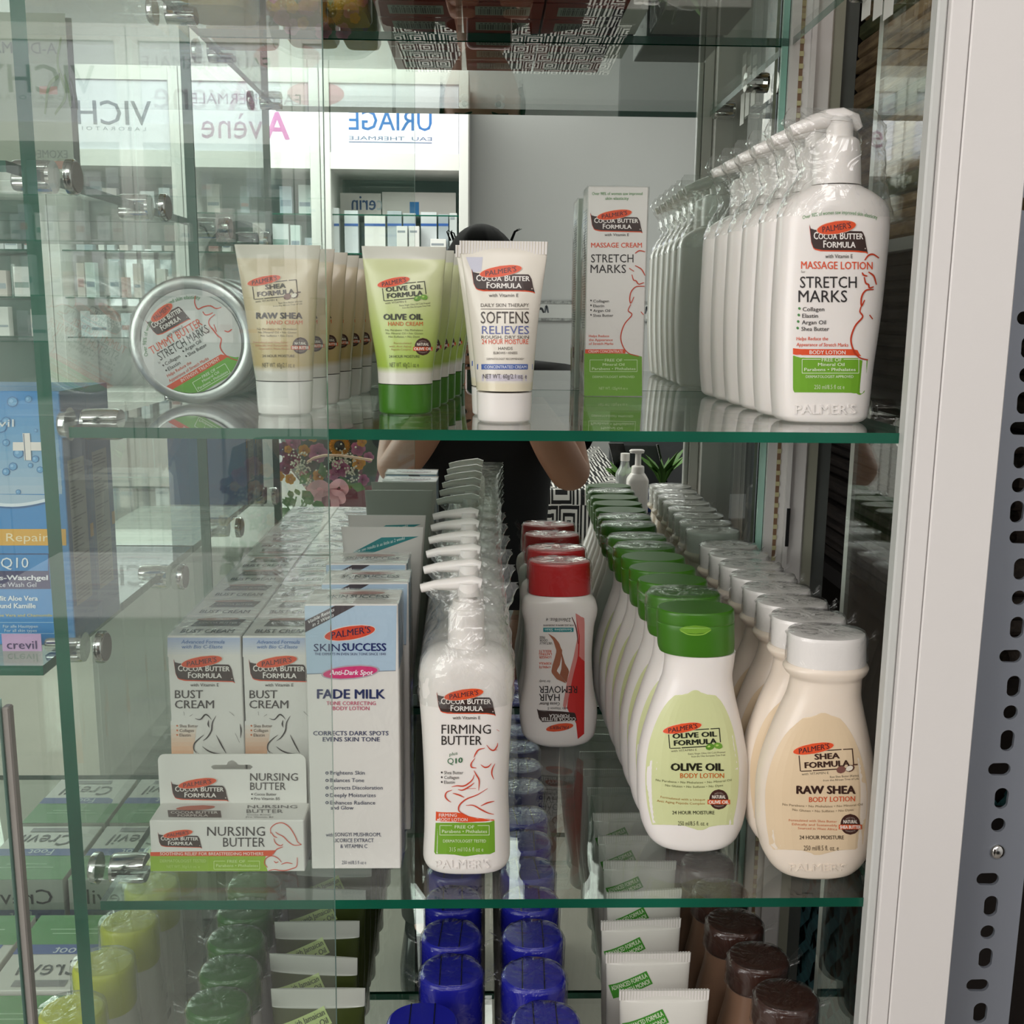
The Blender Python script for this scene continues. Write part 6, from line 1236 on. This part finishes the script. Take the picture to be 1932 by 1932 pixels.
for k in range(nf+1):
    t = k/nf; x = -.45+(x_r0+.45)*t
    for z, e in ((zz_, 0), (zz_-.03, .012), (zz_*.5, .02+.012*math.sin(t*31)), (.05, .03+.03*math.sin(t*31))): V.append((x, e, z))
m.add(V, [(4*k+j, 4*k+j+1, 4*k+j+5, 4*k+j+4) for k in range(nf) for j in range(3)], True)
V = []
for k in range(nf+1):
    t = k/nf
    for z, e in ((zz_, 0), (zz_-.03, .012), (zz_*.5, .02+.012*math.sin(t*31)), (.05, .03+.03*math.sin(t*31))): V.append((x_r0+(x_r1-x_r0)*t+e, yd*t, z))
m.add(V, [(4*k+j, 4*k+j+1, 4*k+j+5, 4*k+j+4) for k in range(nf) for j in range(3)], True); m.build('cloth', 'maze_cloth', tb)
m = MB()
MB().box(-.42, x_r0-.04, yd+.03, -.03, zz_-.03, zz_-.002).build('table_top', 'warm_grey', tb)
for xx, yy in ((-.38, -.08), (x_r0-.08, -.08), (-.38, yd+.08), (x_r0-.08, yd+.08)): MB().box(xx-.02, xx+.02, yy-.02, yy+.02, 0, zz_-.03).build('leg', 'warm_grey', tb)
YD = -1.85; zd = mir(1200, 962, YD)[2]; plas('dark_laminate', '4a4b4e', .5); plas('gloss_black', '101114', .2)
xd = mir(1168, 962, YD)[0]
dk = thing('reception_desk', 'dark grey reception desk beside the patterned table, seen in the mirror', 'desk', (xd+.45, YD, FLOOR)); MB().box(-.45, .45, -.30, .12, zd-FLOOR-.03, zd-FLOOR-.0005, .003).build('desk_top', 'dark_laminate', dk); MB().box(-.43, .43, -.28, .1, 0, zd-FLOOR-.03, .002).build('desk_body', 'dark_laminate', dk)
pl = thing('dark_panel', 'dark grey upright panel beyond the dispenser bottle, seen in the mirror', 'panel', (1.02, -4.0, FLOOR)); MB().box(mir(1150, 840, -4.0)[0]-1.02, .45, -.02, .02, 0, mir(1200, 775, -4.0)[2]-FLOOR, .004).build('panel_board', 'dark_laminate', pl)
Ym_ = YD-.2; q1, q2 = mir(1152, 836, Ym_), mir(1190, 892, Ym_)
mo = thing('monitor', 'black monitor seen nearly edge-on behind the dispenser bottle in the mirror', 'monitor', ((q1[0]+q2[0])/2+.012, Ym_, zd)); wv = .075
m = MB(); zs = q1[2]-zd; sl_ = .045
V = [(-wv/2+sl_*k*.6+i*wv*.62-sl_*.3, y, .07+(zs-.07)*(1-k)+.0) for y in (-.012, .006) for k, i in ((1, 0), (1, 1), (0, 1), (0, 0))]
m.add(V, [(0, 1, 2, 3), (7, 6, 5, 4), (0, 4, 5, 1), (1, 5, 6, 2), (2, 6, 7, 3), (3, 7, 4, 0)]); m.build('screen', 'gloss_black', mo)
MB().box(-.012, .012, -.014, .0, .008, .09).build('stand_neck', 'gloss_black', mo); MB().box(-.035, .035, -.04, .04, 0, .009, .002).build('stand_foot', 'gloss_black', mo)
YB = YD+.05; pb2 = mir(1201, 962, YB); ds = thing('soap_dispenser', 'white square soap pump bottle on the dark desk, seen in the mirror', 'dispenser', (pb2[0], YB, zd)); sB = np.linalg.norm(mir(1202, 900, YB)-mir(1201, 900, YB)); hB = mir(1201, 892, YB)[2]-zd
Shape([(0, .024*1.2, .022, 5, 0), (.004, .031, .026, 5, 0), (hB*.8, .031, .026, 5, 0), (hB*.97, .022, .02, 3, 0), (hB, .019, .018, 2, 0)]).mb().build('bottle_body', 'white_plastic', ds)
h2 = mir(1201, 878, YB)[2]-zd; h3 = mir(1201, 852, YB)[2]-zd
Shape([(hB, .019, .019, 2, 0), (h2-.003, .018, .018, 2, 0), (h2, .012, .012, 2, 0)]).mb().build('pump_collar', 'white_plastic', ds)
m = MB().loft(Shape([(h2, .009, .009, 2, 0), (h3-.008, .0085, .0085, 2, 0), (h3-.004, .012, .012, 2, 0)]).rings()); m.loft(Shape([(h3-.004, .02, .012, 2.5, -.004), (h3+.003, .022, .012, 2.5, -.004), (h3+.006, .018, .01, 2.5, -.004)]).rings()); m.build('pump_head', 'white_plastic', ds)
p3 = mir(1182, 950, YD-.0); cb = thing('clear_bottle', 'clear plastic bottle with white cap beside the soap dispenser in the mirror', 'bottle', (p3[0]-.006, YD-.015, zd)); hB = mir(1187, 868, YD-.03)[2]-zd
Shape([(0, .024, .024, 2, 0), (.01, .027, .027, 2, 0), (hB*.72, .027, .027, 2, 0), (hB*.9, .014, .014, 2, 0), (hB, .012, .012, 2, 0)]).mb().build('bottle_body', 'clear_plastic', cb); Shape([(hB, .0135, .0135, 2, 0), (hB+.022, .0135, .0135, 2, 0)]).mb().build('cap', 'white_plastic', cb)
for (x, y, nm, c1, hh) in ((1172, 895, 'small plant with yellow-green leaves behind the soap dispenser in the mirror', 'leaf_green', .1), (1232, 880, 'fern with light green fronds beside the soap dispenser in the mirror', 'leaf_green', .15)):
    p4 = mir(x, y, YD-.10); t = thing('potted_plant', nm, 'plant', (p4[0]+(.03 if 'fern' in nm else 0), YD-.10, zd)); Shape([(0, .025, .025, 2, 0), (.05, .034, .034, 2, 0)]).mb().build('pot', 'dark_laminate', t)
    for k in range(12):
        a_ = k*2.4; L2 = hh*random.uniform(.7, 1.1); d = np.array([math.cos(a_)*.5, math.sin(a_)*.5, 1])*L2; s_ = np.array([-math.sin(a_), math.cos(a_), 0])*.012; o = np.array([0, 0, .05])
        MB().add([o, o+d*.4+s_, o+d*.9+[d[0]*.3, d[1]*.3, -.02], o+d*.4-s_, o+d*.5+[0, 0, .008]], [(0, 1, 4), (1, 2, 4), (2, 3, 4), (3, 0, 4)], True).build('leaf', c1, t)
pA, pB_ = mir(1238, 838, YD-.2), mir(1262, 945, YD-.2); bd = thing('leaning_board', 'thin black framed board leaning beside the fern in the mirror', 'board', (pB_[0], YD-.2, zd)); dx = pA[0]-pB_[0]; hz = pA[2]-zd
m = MB()
for off, th_ in ((0, .006), (-.13, .006)): m.add([(off, 0, 0), (off+th_, 0, 0), (off+th_+dx, 0, hz), (off+dx, 0, hz), (off, .012, 0), (off+th_, .012, 0), (off+th_+dx, .012, hz), (off+dx, .012, hz)], [(0, 1, 2, 3), (7, 6, 5, 4), (0, 4, 5, 1), (1, 5, 6, 2), (2, 6, 7, 3), (3, 7, 4, 0)])
m.build('board_frame', 'gloss_black', bd); MB().add([(-.124, .004, .005), (0, .004, .005), (dx, .004, hz-.005), (dx-.124, .004, hz-.005)], [(0, 1, 2, 3)]).build('board_sheet', 'dark_laminate', bd)
p5 = mir(1228, 950, YD+.02); plas('blue_cloth', '2a4a9a', .7); t = thing('blue_pouch', 'small blue pouch on the desk beside the soap dispenser in the mirror', 'pouch', (p5[0]+.01, YD+.02, zd)); MB().loft(jitter(Shape([(0, .028, .015, 3, 0), (.03, .03, .016, 3, 0), (.06, .024, .01, 3, 0), (.07, .02, .002, 2, 0)]).rings(), .0015)).build('pouch_body', 'blue_cloth', t)
# ---------------------------------------------------------------- the photographer
plas('skin', 'bd8a70', .5, sss=.2, noise=.04, nscale=12); plas('black_shirt', '121215', .85, noise=.1, nscale=80); plas('hair', '0a0909', .75, spec=.15); plas('trousers', '3a3634', .8); plas('lip', '9a5a50', .5)
PY = -.93; ht = mir(908, 434, PY); hx, hz0 = ht[0], ht[2]
pp = thing('person', 'person in a black T-shirt holding up a phone with both hands, seen in the mirror', 'person', (hx, PY, FLOOR)); O3 = np.array([hx, PY, FLOOR])
def W_(x, y, z): return np.array([x, y, z])-O3
eL, eR = mir(743, 893, -.74), mir(1082, 905, -.74)
J = {}; E_ = []; Rad = {}
def jn(k, p_, r, par=None):
    J[k] = p_; Rad[k] = r if hasattr(r, '__len__') else (r, r)
    if par: E_.append((par, k))
jn('pelvis', W_(hx, PY, hz0-.80), (.125, .095)); jn('waist', W_(hx, PY+.01, hz0-.62), (.105, .08), 'pelvis'); jn('chest', W_(hx, PY+.015, hz0-.42), (.125, .09), 'waist'); jn('collar', W_(hx, PY+.0, hz0-.30), (.075, .06), 'chest'); jn('neck', W_(hx, PY+.005, hz0-.25), .052, 'collar'); jn('neck2', W_(hx, PY+.015, hz0-.2), .05, 'neck')
for s_, e, nm in ((-1, eL, 'l'), (1, eR, 'r')):
    jn('sh'+nm, W_(hx+s_*.14, PY, hz0-.325), .055, 'chest'); jn('ua'+nm, (J['sh'+nm]*.45+(e-O3)*.55), .046, 'sh'+nm); jn('el'+nm, e-O3, .039, 'ua'+nm)
    wr = np.array([.005+s_*.062, -.648, CAM[2]-.135]); jn('fa'+nm, (e*.6+wr*.4)-O3, .041, 'el'+nm); jn('wr'+nm, wr-O3, .024, 'fa'+nm)
    palm = np.array([.005+s_*.056, -.630, CAM[2]-.092]); jn('pm'+nm, palm-O3, (.024, .016), 'wr'+nm)
    pe = -.032 if s_ < 0 else .042
    for k in range(4):
        z = CAM[2]-.102+.0185*k; kn = np.array([pe+s_*.021, -.620, z]); jn(f'k{k}{nm}', kn-O3, .0095, 'pm'+nm)
        jn(f'm{k}{nm}', np.array([pe+s_*.012, -.6005, z+.003])-O3, .0085, f'k{k}{nm}'); L2 = (.014, .02, .021, .016)[k]
        jn(f't{k}{nm}', np.array([pe-s_*L2, -.5945-.0005*k, z+.005])-O3, .0072, f'm{k}{nm}')
    jn('b1'+nm, np.array([pe+s_*.013, -.634, CAM[2]-.088])-O3, .0115, 'pm'+nm); jn('b2'+nm, np.array([pe-s_*.014, -.6215, CAM[2]-.066])-O3, .009, 'b1'+nm)
    jn('hip'+nm, W_(hx+s_*.085, PY, hz0-.86), .09, 'pelvis'); jn('kn'+nm, W_(hx+s_*.1, PY+.02, FLOOR+.42), .058, 'hip'+nm); jn('an'+nm, W_(hx+s_*.11, PY-.01, FLOOR+.085), .038, 'kn'+nm); jn('ft'+nm, W_(hx+s_*.12, PY+.12, FLOOR+.035), .034, 'an'+nm)
ks = list(J); me = bpy.data.meshes.new('body'); me.from_pydata([tuple(J[k]) for k in ks], [(ks.index(a), ks.index(b_)) for a, b_ in E_], [])
bo = bpy.data.objects.new('body', me); C.objects.link(bo); bo.parent = pp; me.skin_vertices.new() if hasattr(me.skin_vertices, 'new') else None
md = bo.modifiers.new('skin', 'SKIN'); md.use_smooth_shade = True
if not me.skin_vertices:
    bm_ = None
for i, k in enumerate(ks):
    me.skin_vertices[0].data[i].radius = Rad[k]; me.skin_vertices[0].data[i].use_root = (k == 'pelvis')
md2 = bo.modifiers.new('smooth', 'SUBSURF'); md2.levels = 2; md2.render_levels = 2; me.materials.append(MAT['skin'])
# head with a modelled face, looking at the mirror (+Y)
hc = W_(hx, PY+.035, hz0-.115); V = []; nu, nv = 40, 32
for k in range(nv+1):
    ph = -math.pi/2+math.pi*k/nv
    for j in range(nu):
        th_ = 2*math.pi*j/nu; x, y, z = math.cos(ph)*math.sin(th_), math.cos(ph)*math.cos(th_), math.sin(ph)
        sx2 = .074*(1-.22*max(0, -z)**1.5); sy2 = .094*(1-.12*max(0, -z)); P3 = np.array([x*sx2, y*sy2, z*.118])
        if y > 0:
            g = lambda cx, cz_, rx, rz: math.exp(-((P3[0]-cx)/rx)**2-((P3[2]-cz_)/rz)**2)
            P3[1] += .019*g(0, -.022, .0105, .02)+.008*g(0, .002, .008, .025)-.010*(g(.031, .012, .016, .012)+g(-.031, .012, .016, .012))+.005*g(0, .03, .05, .01)+.005*g(0, -.056, .02, .009)+.006*g(0, -.092, .02, .014)
        V.append(hc+P3)
m = MB().add(V, [(k*nu+j, k*nu+(j+1) % nu, (k+1)*nu+(j+1) % nu, (k+1)*nu+j) for k in range(nv) for j in range(nu)], True); hd_ = m.build('head', 'skin', pp)
plas('eye_white', 'd8d2cc', .3)
for s_ in (-1, 1):
    m = MB().ball(tuple(hc+[s_*.031, .0735, .011]), .0115, 14, 10, sc=(1, .8, .62)); m.build('eye', 'eye_white', hd_); MB().ball(tuple(hc+[s_*.031, .0815, .011]), .0052, 10, 6, sc=(1, .45, 1)).build('iris', 'hair', hd_)
    MB().tube([hc+[s_*.015, .088, .026], hc+[s_*.032, .0865, .032], hc+[s_*.049, .075, .027]], [.002, .0034, .0014], 8).build('eyebrow', 'hair', hd_)
    MB().loft([[tuple(hc+[s_*(.069+.006*q_), -.002+.013*math.cos(t)*(1-.3*q_), .002+.027*math.sin(t)*(1-.25*q_)]) for t in np.linspace(0, 2*math.pi, 16, False)] for q_ in (0, .6, 1.)]).build('ear', 'skin', hd_)
MB().tube([hc+[-.024, .083, -.058], hc+[-.01, .0925, -.0555], hc+[0, .0935, -.057], hc+[.01, .0925, -.0555], hc+[.024, .083, -.058]], [.002, .0045, .005, .0045, .002], 8).build('mouth', 'lip', hd_)
R = []
for k in range(15):
    ph = math.pi/2*(1-k/14*1.25); z = math.sin(ph); cR = max(math.cos(ph), .03); ring_ = []
    for j in range(44):
        th_ = 2*math.pi*j/44; x, y = math.sin(th_), math.cos(th_); fr = max(0, y); lo = max(z, .62*fr+.05*math.sin(j*2.3)) if fr > .15 else max(z, -.32)
        cc = math.sqrt(max(0, 1-lo*lo)); jj = 1.035+.025*math.sin(j*3.7+k)+.02*math.sin(j*1.3); ring_.append(tuple(hc+[x*.078*max(cc, .03)*jj, y*.099*max(cc, .03)*jj-.002, lo*.121*1.03]))
    R.append(ring_)
m = MB().loft(R[::-1], False, True)
for k in range(9):
    a_ = random.uniform(0, 6.28); d = np.array([math.sin(a_)*.06, math.cos(a_)*.07, .092]); m.tube([hc+d, hc+d*1.12+[0, 0, .006], hc+d*1.2+[random.uniform(-.012, .012), 0, .004]], [.0022, .0014, .0004], 5)
m.build('hair', 'hair', pp)
S3 = [superell(a, b_, 2.4, 0, y, z, 36) for z, a, b_, y in ((W_(0, 0, hz0-.775)[2], .150, .115, 0), (W_(0, 0, hz0-.62)[2], .136, .108, .01), (W_(0, 0, hz0-.47)[2], .148, .115, .015), (W_(0, 0, hz0-.38)[2], .158, .108, .01), (W_(0, 0, hz0-.325)[2], .155, .085, 0), (W_(0, 0, hz0-.29)[2], .115, .068, 0), (W_(0, 0, hz0-.268)[2], .068, .06, .002))]
m = MB().loft(S3, False, False)
for nm, s_ in (('l', -1), ('r', 1)):
    a, b_ = J['sh'+nm], J['ua'+nm]; m.tube([a+[-s_*.05, 0, .012], a+[s_*.002, 0, .008], a*.5+b_*.5, b_], [.06, .068, .064, .064], 20, caps=False)
m.build('shirt', 'black_shirt', pp)
m = MB(); zz2 = lambda z: z-FLOOR
m.loft([superell(.148, .11, 2.4, 0, 0, W_(0, 0, z)[2], 32) for z in (hz0-.90, hz0-.76)], True, True)
for nm, s_ in (('l', -1), ('r', 1)): m.tube([J['hip'+nm]+[0, 0, .05], J['hip'+nm], J['kn'+nm], J['an'+nm]+[0, 0, .0]], [.092, .097, .072, .062], 20)
m.build('trousers', 'trousers', pp)
for nm in 'lr': MB().loft([superell(.046, .12, 3, J['ft'+nm][0], J['ft'+nm][1]-.05, z, 24) if z < .05 else superell(.04, .075, 3, J['ft'+nm][0], J['ft'+nm][1]-.09, z, 24) for z in (.002, .012, .04, .085)]).build('shoe', 'gloss_black', pp)
ph = thing('phone', 'dark phone with pale pink frame held up in both hands, seen in the mirror', 'phone', (.005, -.6075, CAM[2]-.070))
def rr_(w_, h_, r): return [(s1*(w_-r)+r*math.cos(t), s2*(h_-r)+r*math.sin(t)) for s1, s2, t0 in ((1, 1, 0), (-1, 1, math.pi/2), (-1, -1, math.pi), (1, -1, 1.5*math.pi)) for t in np.linspace(t0, t0+math.pi/2, 6)]
plas('pink_metal', 'e6cfd0', .25, .6); plas('phone_back', '2c2d31', .2)
MB().loft([[(x, y, z) for x, z in rr_(w_, h_, .010)] for y, w_, h_ in ((-.004, .0355, .0785), (-.003, .037, .080), (.003, .037, .080), (.004, .0355, .0785))]).build('frame', 'pink_metal', ph)
MB().loft([[(x, y, z) for x, z in rr_(.0345, .0775, .009)] for y in (.0041, .0044)]).build('back_cover', 'phone_back', ph)
MB().loft([[(x, y, z) for x, z in rr_(.033, .076, .008)] for y in (-.0044, -.0041)]).build('screen', 'gloss_black', ph)
